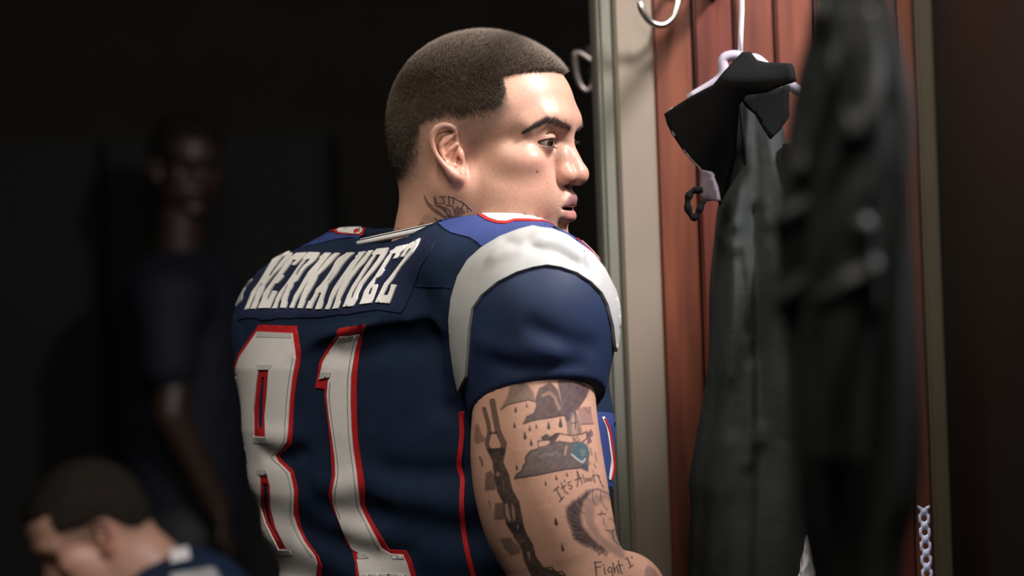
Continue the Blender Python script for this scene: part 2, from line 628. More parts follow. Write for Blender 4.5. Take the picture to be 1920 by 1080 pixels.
def jersey_base(p):
    d = torso_sdf(p)
    # shoulder pads
    d = smin(d, ell(p, SH_R, (0.077, 0.095, 0.094)), 0.05)
    d = smin(d, ell(p, SH_L, (0.082, 0.095, 0.088)), 0.05)
    d = smin(d, ell(p, P(925, 512, -.055), (0.095, 0.085, 0.064)), 0.04)
    d = smin(d, ell(p, P(676, 522, .13), (0.080, 0.085, 0.050)), 0.04)
    # sleeves
    s = cap(p, SH_R + np.array([0, 0, -.01]), HEM_C + 0.02 * HEM_N, 0.079, 0.0665)
    s = np.maximum(s, (p - HEM_C.astype(F32)) @ HEM_N.astype(F32))
    d = smin(d, s, 0.03)
    sl = cap(p, SH_L, P(580, 760, .255), 0.076, 0.062)
    d = smin(d, sl, 0.03)
    # standing collar and the neck opening
    rr = np.hypot(p[:, 0] - COL_C[0], p[:, 1] - COL_C[1])
    zr = p[:, 2] - collar_rim(p)
    col = smax(smax(rr - (0.0815 - zr * .55), zr, .004), -(zr + .09), .004)
    d = smin(d, col, 0.028)
    d = smax(d, zr * .98, .006) if False else d
    inside = smax(rr - 0.0765, -(zr + .055), .006)
    d = smax(d, -inside, 0.004)
    return d
CREASES = []
for _px, _w, _a in (([(1000, 466), (1040, 474), (1076, 494)], .0075, .0075), ([(1012, 450), (1050, 458), (1090, 486)], .0075, -.0055), ([(1082, 462), (1098, 486), (1106, 512)], .0060, .0060),
                    ([(930, 486), (975, 470), (1010, 458)], .0080, -.0040), ([(948, 452), (962, 458), (972, 466)], .0060, .0040),
                    ([(505, 852), (535, 858), (570, 850)], .0110, .0040), ([(495, 815), (525, 822), (560, 818)], .012, -.0030), ([(600, 905), (645, 915), (690, 905)], .014, -.0050), ([(610, 955), (665, 968), (720, 960)], .014, .0040),
                    ([(570, 1000), (600, 1012), (640, 1020)], .012, .0030), ([(640, 1030), (700, 1036), (770, 1034)], .012, .0034), ([(730, 880), (800, 890), (860, 885)], .012, .0040), ([(720, 930), (800, 940), (860, 955)], .014, -.0040),
                    ([(790, 545), (812, 640), (826, 760)], .014, .0045), ([(840, 560), (838, 640), (846, 740)], .010, -.0030), ([(1000, 612), (1060, 640), (1108, 650)], .010, .0030), ([(930, 680), (1000, 690), (1090, 684)], .010, .0035), ([(900, 640), (960, 662), (1040, 664)], .012, -.0028),
                    ([(560, 602), (640, 600), (740, 596)], .008, .0025), ([(590, 700), (600, 760), (604, 840)], .012, .0022)):
    _h, _ok = trace(jersey_base, np.asarray(_px, float))
    CREASES.append((_h, _w, _a))
def folds(p):
    z = p[:, 2]
    r, f = torso_coords(p)
    low = sstep(1.40, 1.27, z) * sstep(0.06, -0.03, f)
    d = 0.0020 * low * np.sin(z * 95 + r * 22 + 1.1 * np.sin(r * 18))
    d += 0.0012 * smooth_noise(p, 38.0, 3)
    for h, w_, a_ in CREASES:
        lo, hi = h.min(0) - 2.5 * w_, h.max(0) + 2.5 * w_
        m = ((p > lo) & (p < hi)).all(1)
        if m.any():
            e = chain(p[m], h, [0.0] * len(h))
            d[m] += a_ * np.exp(-(e / w_) ** 2)
    return d.astype(F32)
def jersey_sdf(p):
    return jersey_base(p) + folds(p)
# ------------------------------------------------------------------ the man: skin, hair, clothes
def hand_sdf(p, wrist, dirv, up, side):
    """relaxed hand: palm, four curled fingers, thumb"""
    d_ = np.asarray(dirv, float) / np.linalg.norm(dirv)
    u = np.asarray(up, float) - np.dot(up, d_) * d_
    u /= np.linalg.norm(u)
    s = np.cross(d_, u) * side
    w_ = np.asarray(wrist, float)
    R = np.stack([d_, s, u], 1)
    d = ell(p, w_ + d_ * .05, (.052, .043, .017), R)
    for i, (o, L) in enumerate(((-.030, .066), (-.010, .076), (.010, .072), (.029, .056))):
        a = w_ + d_ * .088 + s * o
        b = a + d_ * L * .5 - u * L * .18
        c = b + d_ * L * .34 - u * L * .38
        e = c - u * L * .22 + d_ * L * .04
        d = smin(d, chain(p, [a, b, c, e], [.0098, .0090, .0085, .0072]), .004)
    a = w_ + d_ * .03 - s * .034
    d = smin(d, chain(p, [a, a + d_ * .034 - s * .020 - u * .008, a + d_ * .064 - s * .022 - u * .018], [.013, .0105, .0085]), .008)
    return d

def rest_sdf(p):
    d = torso_sdf(p, 0.014)
    d = smin(d, ell(p, SH_L, (0.060, 0.072, 0.066)), 0.04)
    d = smin(d, arm_l_sdf(p), 0.03)
    d = smin(d, ell(p, SH_R, (0.055, 0.070, 0.070)), 0.04)
    d = smin(d, arm_r_sdf(p), 0.02)
    return d
WR = FORE_PTS[-1]
WD = FORE_PTS[-1] - FORE_PTS[-2]
LW = ARM_L[-1]
LD = ARM_L[-1] - ARM_L[-2]
def handr_sdf(p):
    return smin(hand_sdf(p, WR, WD, (0, 0, 1), 1), cap(p, FORE_PTS[-2], WR, .041, .029), .012)
def handl_sdf(p):
    return smin(hand_sdf(p, LW, LD, (0, 0, 1), -1), cap(p, ARM_L[-2], LW, .042, .029), .012)

def facing(V, Q):
    n = np.cross(V[Q[:, 2]] - V[Q[:, 0]], V[Q[:, 3]] - V[Q[:, 1]])
    n /= np.linalg.norm(n, axis=1)[:, None] + 1e-12
    c = V[Q].mean(1)
    v = CAM - c
    v /= np.linalg.norm(v, axis=1)[:, None]
    return (n * v).sum(1), c, n

def refine(f, V, Q, sel, pull=True):
    """split the chosen quads in four and pull the new points onto the surface"""
    A, B = Q[~sel], Q[sel]
    used, inv = np.unique(B, return_inverse=True)
    V2, Q2 = subdivide(V[used], inv.reshape(-1, 4))
    if pull:
        V2 = project(f, V2, 1)
    return V, A, V2, Q2

PIECES = []
Vh, Qh = surface(head_sdf, H0 + np.array([-.15, -.12, -.165]), H0 + np.array([.15, .12, .16]), 0.0021)
Vh = project(head_sdf, Vh, 1)
fc, c_, _n = facing(Vh, Qh)
Va, Qa, Vb, Qb = refine(head_sdf, Vh, Qh, fc > -0.25)
PIECES += [(Va, Qa), ]
fb, cb, _n = facing(Vb, Qb)
pb = proj(cb)
fine = (fb > 0.05) & (((pb[:, 0] > 780) & (pb[:, 0] < 890) & (pb[:, 1] > 360)) | ((pb[:, 0] > 995) & (pb[:, 1] > 215) & (pb[:, 1] < 440)))
Vb, Qb2, Vc, Qc = refine(head_sdf, Vb, Qb, fine)
PIECES += [(Vb, Qb2), (Vc, Qc)]
HEADQ = [(Va, Qa), (Vb, Qb2), (Vc, Qc)]
Vr, Qr = surface(arm_r_sdf, (-.06, -.27, 1.14), (.20, -.04, 1.55), 0.003)
Vr = project(arm_r_sdf, Vr, 1)
fr, cr, _n = facing(Vr, Qr)
pr = proj(cr)
Vr, Qr, Vs, Qs = refine(arm_r_sdf, Vr, Qr, (fr > -0.1) & (pr[:, 1] > 690) & (pr[:, 1] < 1100) & (pr[:, 0] < 1260))
Vs, Qs2, Vt, Qt = refine(arm_r_sdf, Vs, Qs, np.ones(len(Qs), bool))
Vt, Qt2, Vu, Qu = refine(arm_r_sdf, Vt, Qt, np.ones(len(Qt), bool), False)
PIECES += [(Vr, Qr), (Vu, Qu)]
V_, Q_ = surface(rest_sdf, (-.42, -.28, .83), (.20, .62, 1.66), 0.008)
PIECES.append((V_, Q_))
for hs, w_, dd in ((handr_sdf, WR, WD), (handl_sdf, LW, LD)):
    c0 = w_ + dd / np.linalg.norm(dd) * .06
    V_, Q_ = surface(hs, c0 - .16, c0 + .16, 0.004)
    PIECES.append((V_, Q_))

# ---- skin colour: complexion, stubble, hairline, ink
SKIN = np.array([0.50, 0.278, 0.196])
HAIRC = np.array([0.058, 0.047, 0.038])
HAIR_POLY = [(1066, 143), (1040, 138), (1000, 137), (970, 140), (944, 146), (949, 165), (953, 182), (954, 203), (940, 212), (915, 222), (890, 232), (862, 243),
             (838, 236), (815, 246), (806, 262), (797, 290), (786, 318), (768, 338), (738, 349), (600, 352), (600, -60), (1200, -60), (1200, 120)]
BURN_POLY = [(956, 196), (945, 222), (925, 246), (906, 270), (893, 296), (876, 292), (866, 262), (840, 236), (900, 212)]
def near_px(V):
    q = to_head(V.astype(F32)).astype(float)
    q[:, 1] = -np.abs(q[:, 1])
    return proj(from_head(q))
def hair_density(V):
    s = near_px(V)
    sd = poly_sd(s, HAIR_POLY)
    low = sstep(165, 225, s[:, 1] + 0.25 * (945 - s[:, 0]).clip(-60, 60))
    soft = 3.5 + 52.0 * low
    den = np.clip((0.10 + .16 * low) - sd / soft, 0, 1)
    q = to_head(V.astype(F32))
    den[(q[:, 2] < -0.02) & (q[:, 0] > -0.02)] = 0
    return den
def c4(L): return [(885 + x / 7.2, 700 + y / 7.2) for x, y in L]
def c5(L): return [(885 + x / 6.75, 840 + y / 6.75) for x, y in L]
def c6(L): return [(885 + x / 5.333, 930 + y / 5.333) for x, y in L]
def cn(L): return [(740 + x / 10.8, 350 + y / 10.8) for x, y in L]
INK = (0.030, 0.024, 0.026)
BLUE = (0.050, 0.062, 0.075)
PURP = (0.085, 0.055, 0.085)
TEAL = (0.060, 0.105, 0.115)
GREY = (0.075, 0.062, 0.060)
# (kind, points, width or softness in px, strength, colour)
TAT = [('p', c4([(390, 485), (480, 420), (620, 385), (770, 355), (860, 380), (830, 250), (700, 100), (520, 100), (480, 300)]), 5, .62, GREY),
       ('l', c4([(390, 488), (480, 424), (620, 388), (770, 357), (860, 385)]), 1.2, .75, INK),
       ('p', c4([(690, 680), (730, 580), (830, 530), (860, 450), (860, 330), (900, 200), (1060, 120), (1160, 220), (1250, 560), (1060, 600), (900, 620), (780, 650)]), 3, .82, (.050, .034, .036)),
       ('l', c4([(690, 682), (780, 650), (900, 622), (1060, 602), (1250, 565)]), 1.2, .85, INK),
       ('l', c4([(960, 300), (1050, 260), (1120, 330), (1180, 480)]), 3, -.35, SKIN),
       ('p', c4([(1150, 100), (1400, 60), (1600, 200), (1540, 330), (1440, 480), (1350, 540), (1320, 640), (1270, 660), (1240, 560)]), 3, .80, (.040, .030, .045)),
       ('p', c4([(1270, 640), (1340, 560), (1400, 500), (1440, 600), (1490, 810), (1400, 840), (1290, 830)]), 2, .62, BLUE),
       ('p', c4([(1340, 600), (1390, 540), (1410, 640), (1420, 830), (1350, 830)]), 2, -.55, SKIN),
       ('l', c4([(1385, 520), (1400, 640), (1395, 750)]), 1.0, .7, INK), ('l', c4([(1345, 675), (1410, 665)]), 1.0, .7, INK),
       ('p', c4([(1420, 490), (1500, 450), (1600, 450), (1640, 680), (1470, 690)]), 2, .45, PURP),
       ('l', c4([(1470, 690), (1640, 682)]), 1, .6, INK), ('l', c4([(1520, 470), (1580, 540), (1600, 460)]), 1, .5, PURP),
       ('l', c4([(890, 912), (1060, 898), (1120, 822), (1180, 808), (1330, 842), (1480, 822), (1550, 788), (1552, 880), (1460, 947), (1330, 940), (1180, 920), (1080, 960)]), 1.1, .75, INK),
       ('l', c4([(890, 912), (895, 1000), (960, 990)]), 1.1, .7, INK),
       ('p', c4([(930, 860), (1000, 815), (1060, 850), (1130, 810), (1190, 815), (1110, 940), (1060, 985), (1040, 900), (950, 910)]), 2, .85, INK),
       ('p', c4([(1540, 820), (1610, 750), (1640, 830), (1600, 870), (1620, 930), (1550, 970), (1560, 890)]), 2, .75, PURP),
       ('l', c4([(1360, 850), (1370, 920), (1385, 860), (1400, 915), (1420, 850), (1455, 900), (1430, 920)]), .8, .6, INK),
       # big cloud and bird
       ('p', c5([(540, 385), (560, 340), (630, 290), (650, 220), (680, 190), (680, 110), (740, 40), (830, 10), (900, -20), (985, -60), (1100, -90), (1230, -60), (1330, -90), (1440, -50), (1490, 60), (1480, 140), (1470, 300), (1360, 255), (1200, 265), (1000, 305), (800, 345)]), 2, .80, (.068, .060, .066)),
       ('p', c5([(545, 380), (565, 340), (635, 290), (655, 220), (690, 190), (700, 110), (760, 45), (840, 40), (760, 150), (800, 250), (700, 330)]), 3, -.35, (.20, .15, .11)),
       ('l', c5([(540, 388), (560, 340), (630, 290), (650, 220), (680, 190), (680, 110), (740, 40), (830, 10)]), 1.2, .8, INK),
       ('l', c5([(540, 388), (800, 347), (1000, 307), (1200, 267), (1360, 255)]), 1.3, .85, INK),
       ('l', c5([(780, 200), (800, 150), (860, 140)]), 2.5, -.35, GREY), ('l', c5([(870, 110), (940, 75), (1010, 90)]), 3, -.4, (.20, .17, .18)),
       ('l', c5([(1010, 80), (1060, 55), (1110, 90)]), 3, -.4, (.20, .17, .18)), ('l', c5([(1195, -20), (1175, 90)]), 1.2, -.8, SKIN),
       ('p', c5([(1250, 60), (1290, -60), (1400, -80), (1470, -20), (1490, 80), (1420, 180), (1320, 130)]), 4, .85, TEAL),
       ('l', c5([(1265, 80), (1330, 140), (1400, 185), (1430, 140)]), 1.6, -.7, (.45, .45, .46)), ('p', c5([(1360, 20), (1420, 10), (1440, 90), (1390, 110)]), 5, -.35, (.20, .28, .26)),
       ('p', c5([(1360, 245), (1400, 190), (1470, 200), (1472, 305)]), 2, .7, BLUE),
       ('p', c5([(1480, 150), (1510, 205), (1480, 215)]), 1, .6, PURP),
       # words
       ('l', c5([(1035, 545), (1095, 488)]), 1.1, .85, INK), ('l', c5([(1065, 515), (1130, 640)]), 1.1, .85, INK), ('l', c5([(1105, 680), (1160, 620)]), 1.2, .85, INK),
       ('l', c5([(1130, 440), (1180, 560), (1218, 577)]), 1.0, .8, INK), ('l', c5([(1130, 512), (1188, 470)]), 1.0, .8, INK), ('l', c5([(1168, 408), (1180, 430)]), 1.0, .8, INK),
       ('l', c5([(1250, 425), (1212, 440), (1222, 470), (1265, 482), (1262, 515), (1232, 518)]), 1.0, .8, INK),
       ('l', c5([(1325, 288), (1318, 380), (1335, 492)]), 1.0, .0, INK), ('l', c5([(1330, 490), (1345, 400), (1330, 290), (1398, 455)]), 1.0, .8, INK), ('l', c5([(1302, 408), (1385, 378)]), 1.0, .8, INK),
       ('l', c5([(1400, 335), (1425, 432), (1450, 418), (1445, 385), (1418, 392)]), .9, .75, INK), ('l', c5([(1462, 388), (1482, 385), (1488, 412), (1470, 420), (1460, 405), (1462, 388)]), .9, .7, INK),
       ('l', c5([(1498, 378), (1502, 415), (1522, 412), (1520, 372)]), .9, .7, INK), ('l', c5([(1535, 340), (1556, 440)]), .9, .75, INK), ('l', c5([(1525, 362), (1555, 345)]), .9, .7, INK),
       ('l', c5([(1570, 338), (1612, 362)]), 1.0, .8, INK), ('l', c5([(1594, 350), (1632, 440)]), .9, .75, INK), ('l', c5([(1625, 430), (1655, 492)]), .9, .6, INK), ('l', c5([(1655, 470), (1670, 510)]), .8, .5, INK),
       ('l', c6([(1230, 662), (1246, 795)]), 1.2, .85, INK), ('l', c6([(1222, 666), (1292, 660)]), 1.1, .85, INK), ('l', c6([(1238, 716), (1286, 706)]), 1.1, .85, INK),
       ('l', c6([(1322, 718), (1332, 782)]), 1.1, .85, INK), ('l', c6([(1316, 688), (1318, 694)]), 1.2, .8, INK),
       ('l', c6([(1398, 718), (1372, 712), (1355, 740), (1372, 765), (1400, 750), (1398, 718), (1408, 800), (1385, 832), (1360, 822)]), 1.0, .8, INK),
       ('l', c6([(1408, 668), (1428, 772), (1428, 728), (1448, 710), (1466, 772)]), 1.0, .85, INK), ('l', c6([(1465, 648), (1488, 765), (1506, 775)]), 1.0, .85, INK), ('l', c6([(1450, 697), (1506, 690)]), 1.0, .85, INK),
       ('l', c6([(1535, 632), (1568, 613)]), 1.0, .8, INK), ('l', c6([(1553, 624), (1590, 704)]), 1.0, .85, INK), ('l', c6([(1570, 722), (1612, 690)]), 1.0, .8, INK), ('l', c6([(1596, 600), (1601, 626)]), .9, .7, INK),
       # shaggy bearded head
       ('p', c6([(1130, 60), (1240, -20), (1360, 0), (1410, 60), (1330, 20), (1230, 120), (1220, 250), (1280, 380), (1400, 480), (1480, 520), (1550, 610), (1500, 630), (1380, 560), (1260, 450), (1170, 340), (1110, 200)]), 8, .48, (.10, .075, .075)),
       ('p', c6([(940, 120), (1000, 60), (1060, 20), (1150, -50), (1200, -40), (1120, 60), (1090, 200), (1110, 300), (1180, 390), (1260, 470), (1360, 560), (1300, 560), (1200, 520), (1100, 490), (1020, 430), (990, 320), (950, 230)]), 9, .85, (.034, .027, .028)),
       ('l', c6([(1150, -45), (1260, -70), (1370, -20), (1440, 110), (1500, 250)]), 2.5, .5, PURP),
       ('p', c6([(1340, 340), (1440, 330), (1530, 420), (1555, 520), (1540, 600), (1440, 500)]), 8, .42, (.14, .11, .12)),
       ('l', c6([(1255, 190), (1290, 175), (1335, 182)]), 1.1, .7, INK), ('l', c6([(1300, 150), (1290, 175), (1292, 200)]), 1.0, .5, INK), ('l', c6([(1335, 110), (1355, 140)]), 1.0, .5, INK),
       ('l', c6([(1310, 215), (1320, 280), (1345, 310)]), 1.0, .5, INK), ('l', c6([(1370, 230), (1400, 225), (1420, 270)]), 1.0, .5, INK),
       ('l', c6([(1335, 335), (1390, 355), (1450, 325)]), 1.1, .6, INK), ('l', c6([(1400, 360), (1420, 440), (1470, 490), (1540, 500)]), 1.1, .6, INK), ('l', c6([(1470, 350), (1500, 420), (1490, 470)]), 1.0, .5, INK),
       ('l', c6([(1215, 510), (1230, 550), (1250, 540), (1270, 590), (1300, 560), (1340, 600), (1350, 570)]), 1.2, .6, INK),
       # chain
       ('l', c4([(165, 480), (220, 680), (235, 800), (200, 960), (250, 1060)]), 4.0, .72, (.055, .040, .034)), ('l', c4([(275, 380), (320, 620), (350, 780), (430, 950), (410, 1070)]), 5.6, .72, (.055, .040, .034)),
       ('l', c4([(240, 812), (330, 800)]), 2.2, .7, INK), ('l', c4([(230, 1040), (400, 1030)]), 3.5, .7, INK),
       ('p', c5([(180, 10), (430, 0), (400, 180), (470, 340), (510, 520), (600, 680), (640, 900), (680, 1080), (500, 1080), (440, 980), (400, 850), (390, 690), (320, 560), (280, 380), (260, 180)]), 2.5, .85, (.036, .028, .028)),
       ('p', c5([(415, 715), (450, 700), (468, 800), (492, 900), (470, 935), (425, 850)]), 1.5, -.75, SKIN * .9), ('p', c5([(500, 690), (535, 760), (548, 890), (525, 925), (505, 800)]), 1.5, -.7, SKIN * .9),
       ('p', c5([(320, 290), (355, 335), (330, 365), (300, 345)]), 1.5, -.6, SKIN * .9), ('l', c5([(385, 400), (400, 440), (405, 540)]), 1.6, -.45, GREY * np.array(2.2) if False else (.16, .13, .13)),
       ('p', c5([(160, 550), (170, 320), (240, 280), (300, 380), (300, 530)]), 3, .66, (.060, .047, .042)), ('p', c5([(290, 700), (390, 690), (420, 880), (400, 910), (280, 910)]), 3, .68, (.060, .047, .045)),
       ('p', c6([(285, 430), (380, 410), (440, 480), (490, 520), (480, 570), (390, 600), (320, 520)]), 3, .62, (.055, .05, .055)),
       ('p', c6([(330, 270), (470, 260), (510, 300), (560, 400), (610, 480), (640, 600), (720, 720), (820, 740), (930, 800), (930, 900), (620, 900), (590, 800), (520, 650), (490, 520), (420, 420), (390, 330)]), 2.5, .86, (.034, .027, .027)),
       ('p', c6([(545, 560), (580, 550), (588, 625), (572, 645)]), 1.2, -.6, SKIN * .9), ('p', c6([(445, 290), (470, 285), (465, 335), (455, 340)]), 1.2, -.5, SKIN * .9),
       ('l', c6([(480, 450), (530, 445)]), 2, -.35, (.2, .17, .17)), ('l', c6([(720, 720), (800, 715), (835, 760), (900, 755), (935, 800)]), 1.3, .8, INK),
       ('p', c4([(40, 690), (90, 690), (130, 820), (190, 880), (180, 920), (60, 960), (30, 900)]), 3, .55, (.065, .05, .04)),
       ('l', c5([(100, 120), (125, 170), (130, 220)]), 2.2, .6, INK), ('l', c5([(215, 670), (230, 740)]), 1.4, .5, INK),
       ('l', c5([(1500, 0), (1520, 92)]), .9, .6, INK), ('l', c5([(1560, 60), (1577, 172)]), .9, .6, INK), ('l', c5([(1540, 200), (1570, 252)]), .9, .6, INK), ('l', c5([(1530, 285), (1540, 325)]), .8, .5, INK),
       ('p', c6([(1725, 745), (1760, 690), (1830, 735), (1870, 800), (1880, 860), (1730, 850)]), 3, .5, PURP)]
for x, y, h in ((590, 490, 80), (740, 435, 55), (575, 700, 85), (780, 745, 75), (870, 715, 65), (1035, 705, 105), (1195, 670, 125), (715, 840, 105), (800, 935, 90)):
    TAT.append(('d', c4([(x - 3, y - h * .5), (x, y + h * .28)]), h * .026, .82, INK))
for x, y, h in ((570, 245, 70), (1070, 375, 65), (1205, 335, 55), (935, 450, 60), (1065, 930, 95)):
    TAT.append(('d', c5([(x - 8, y - h * .5), (x, y + h * .28)]), h * .03, .8, INK))
for x, y, h in ((840, 260, 75), (905, 515, 85)):
    TAT.append(('d', c6([(x - 10, y - h * .5), (x + 4, y + h * .28)]), h * .03, .8, INK))
for k in range(34):
    t = k / 33.0
    arc = np.array([(1330, -30), (1200, -55), (1080, 10), (985, 80), (950, 160), (958, 250), (995, 340), (1040, 430), (1130, 490), (1230, 530), (1330, 560)], float)
    j = min(int(t * 10), 9)
    a_ = arc[j] + (arc[j + 1] - arc[j]) * (t * 10 - j)
    b_ = a_ + (np.array([1330, 330]) - a_) * (.22 + .13 * math.sin(k * 2.3)) + [18 * math.sin(k * 1.7), 26]
    m_ = (a_ + b_) / 2 + [-16, 12]
    TAT.append(('l', c6([tuple(a_ - (b_ - a_) * .10), tuple(m_), tuple(b_)]), .9, .55 if k % 2 else -.35, INK if k % 2 else (.17, .13, .12)))
NECKTAT = [('w', cn([(600, 190), (650, 320), (760, 430), (900, 540), (1020, 620)]), 5.5, .62, INK), ('w', cn([(795, 230), (830, 370), (960, 430), (1060, 540), (1110, 620)]), 4.2, .66, INK),
           ('l', cn([(760, 410), (900, 470), (1010, 560), (1070, 620)]), 1.0, -.5, SKIN), ('p', cn([(1190, 480), (1260, 390), (1340, 430), (1450, 520), (1300, 620), (1180, 640)]), 3, .62, INK),
           ('l', cn([(1010, 430), (1100, 480), (1140, 560), (1120, 640)]), 2.2, .55, INK), ('l', cn([(1050, 380), (1170, 400), (1200, 480)]), 2.0, .5, INK),
           ('l', cn([(815, 215), (850, 335), (990, 348)]), 1.0, .7, INK), ('l', cn([(910, 212), (1028, 204)]), 1.0, .75, INK), ('l', cn([(965, 210), (1012, 345)]), 1.0, .7, INK),
           ('l', cn([(1090, 200), (1106, 355)]), 1.0, .75, INK), ('l', cn([(1085, 208), (1195, 232), (1290, 290)]), 1.0, .75, INK), ('l', cn([(1190, 240), (1190, 350)]), 1.0, .75, INK),
           ('l', cn([(1318, 292), (1420, 358), (1555, 492)]), 1.1, .8, INK), ('l', cn([(1392, 352), (1355, 462)]), 1.0, .75, INK), ('l', cn([(1470, 430), (1480, 520)]), 1.0, .6, INK),
           ('p', cn([(490, 780), (600, 560), (700, 560), (820, 620), (880, 700), (700, 800)]), 8, .30, INK), ('l', cn([(800, 600), (880, 620), (900, 690)]), 1.4, -.4, SKIN), ('l', cn([(820, 640), (870, 700)]), 1.6, .6, INK),
           ('l', cn([(490, 790), (560, 740), (600, 800)]), 2.0, .45, INK), ('l', cn([(1020, 620), (1100, 600), (1200, 640)]), 3.0, .5, INK)]
def ink(px, col, shapes):
    for kind, pts, w_, st, ic in shapes:
        if st == 0:
            continue
        pts = np.asarray(pts, float)
        lo, hi = pts.min(0) - 14, pts.max(0) + 14
        m = ((px > lo) & (px < hi)).all(1)
        if not m.any():
            continue
        s = px[m]
        if kind == 'p':
            a = sstep(w_ * .6, -w_ * .6, poly_sd(s, pts)) * (.96 + .05 * np.sin(s[:, 0] * .31 + 1.3 * np.sin(s[:, 1] * .23)) * np.sin(s[:, 1] * .27 + s[:, 0] * .11))
        elif kind == 'w':
            d = seg_dist(s, bez(pts, 20))
            t = np.clip((s[:, 0] - pts[0, 0]) / (pts[-1, 0] - pts[0, 0]), 0, 1)
            a = sstep(1.2, -1.2, d - w_ * (0.25 + 1.1 * t * (1 - t) * 2))
        elif kind == 'd':
            ax = pts[1] - pts[0]
            t = np.clip(((s - pts[0]) @ ax) / (ax @ ax), 0, 1)
            d = np.linalg.norm(s - pts[0] - t[:, None] * ax, axis=1)
            a = sstep(.8, -.8, d - w_ * (0.25 + t))
        else:
            a = sstep(w_ + .8, w_ - .5, seg_dist(s, pts))
        a = (a * (min(abs(st) * 1.14, .95) if st > 0 else -st))[:, None]
        col[m] = col[m] * (1 - a) + np.asarray(ic) * a
    return col

BROW = [(1069, 243), (1060, 236), (1046, 231), (1034, 227), (1022, 226), (1008, 232), (994, 240), (984, 246)]
MOLES = [(1007, 322, 2.6), (1044.5, 301, 1.2), (1026, 344, 1.0), (1035, 360, 1.0), (747, 428.5, 1.4), (875.5, 288.5, 1.0), (905, 267, 1.0), (949, 393, 1.0), (978, 232, .8), (1004, 215, .8)]
def skin_colour(V):
    C = np.repeat(SKIN[None], len(V), 0)
    n1 = smooth_noise(V, 60, 1)
    n2 = smooth_noise(V, 170, 2)
    C *= (1 + 0.05 * n1 + 0.035 * n2)[:, None]
    q = to_head(V.astype(F32)).astype(float)
    hd = (q[:, 2] > -0.15) & (np.abs(q[:, 1]) < 0.11) & (np.abs(q[:, 0]) < .14)
    if hd.any():
        Vs_ = V[hd]
        qh = q[hd]
        c = C[hd]
        s = near_px(Vs_)
        ay = np.abs(qh[:, 1])
        def blob(ctr, rad, tint, k):
            nonlocal c
            d = (((np.stack([qh[:, 0], ay, qh[:, 2]], 1) - ctr) / rad) ** 2).sum(1)
            a = (np.exp(-d) * k)[:, None]
            c = c * (1 - a) + np.asarray(tint) * a
        blob((.108, .004, -.018), (.016, .022, .016), (.56, .22, .16), .5)      # nose
        blob((.070, .045, -.012), (.030, .030, .022), (.58, .27, .19), .45)      # cheek
        blob((-.005, .085, .0), (.032, .016, .036), (.54, .22, .15), .6)         # ear
        # beard shadow
        a = (0.20 * np.exp(-(((qh[:, 0] - .055) / .05) ** 2 + ((qh[:, 2] + .085) / .042) ** 2)) * (0.8 + .4 * smooth_noise(Vs_, 900, 5)))[:, None]
        a = np.clip(a, 0, 1)
        c = c * (1 - a) + np.array([.13, .10, .085]) * a
        # lips
        lipd = np.minimum(chain(np.stack([qh[:, 0], ay, qh[:, 2]], 1).astype(F32), [(0.0995, 0, -0.0465), (0.0985, 0.0060, -0.0465), (0.0950, 0.0125, -0.0500), (0.0895, 0.0185, -0.0552)], [.0072, .0070, .0054, .0026]),
                          chain(np.stack([qh[:, 0], ay, qh[:, 2]], 1).astype(F32), [(0.0955, 0, -0.0640), (0.0945, 0.0070, -0.0635), (0.0925, 0.0130, -0.0605), (0.0885, 0.0185, -0.0568)], [.0076, .0072, .0056, .0026]))
        a = (sstep(.0012, -.0006, lipd) * .8)[:, None]
        c = c * (1 - a) + np.where(qh[:, 2:3] > -.0555, np.array([.245, .105, .105]), np.array([.39, .155, .142])) * a
        # inside of the mouth
        a = sstep(.0012, -.0004, np.maximum(np.abs(qh[:, 2] + .0557) - .0016, qh[:, 0] - .094) + (ay > .017) * .01 + (qh[:, 0] < .06) * .05)[:, None] * .85
        c = c * (1 - a) + np.array([.05, .015, .015]) * a
        # hair on the scalp, clipped fade, sideburn
        den = hair_density(Vs_)
        sp = 0.92 + 0.08 * smooth_noise(Vs_, 700, 8)
        a = (np.clip(den * 1.15, 0, 1) * .90 * sp)[:, None]
        a = np.clip(a, 0, .95)
        c = c * (1 - a) + HAIRC * a
        a = (sstep(14, -16, poly_sd(s, BURN_POLY)) * .55 * sp)[:, None]
        c = c * (1 - a) + np.array([.06, .05, .042]) * a
        bl = seg_dist(s, BROW)
        a = (sstep(8.5, 1.0, bl) * .38)[:, None]
        c = c * (1 - a) + np.array([.07, .05, .045]) * a
        true = proj(Vs_)
        nearm = qh[:, 1] < 0
        for mx, my, mr in MOLES:
            a = (sstep(mr + .8, mr - .8, np.hypot(true[:, 0] - mx, true[:, 1] - my)) * .75 * nearm)[:, None]
            c = c * (1 - a) + np.array([.10, .05, .035]) * a
        el = np.abs(np.linalg.norm((np.stack([qh[:, 0], ay, qh[:, 2]], 1) - EYE_C) / 1.0, axis=1) - .0130)
        sl = np.sqrt((((np.stack([qh[:, 0], ay, qh[:, 2]], 1) - (0.083, .0325, .0148)) / (0.0245, 0.0160, 0.0056)) ** 2).sum(1))
        a = (sstep(1.10, 0.98, sl) * .65)[:, None]
        c = c * (1 - a) + np.array([.10, .05, .045]) * a
        m = nearm & (true[:, 1] > 355)
        c[m] = ink(true[m], c[m], NECKTAT)
        C[hd] = c
    return C
def arm_colour(V):
    C = np.repeat((SKIN * np.array([1.0, .98, .98]))[None], len(V), 0)
    C *= (1 + 0.05 * smooth_noise(V, 60, 1) + 0.03 * smooth_noise(V, 300, 2))[:, None]
    return ink(proj(V), C, TAT)

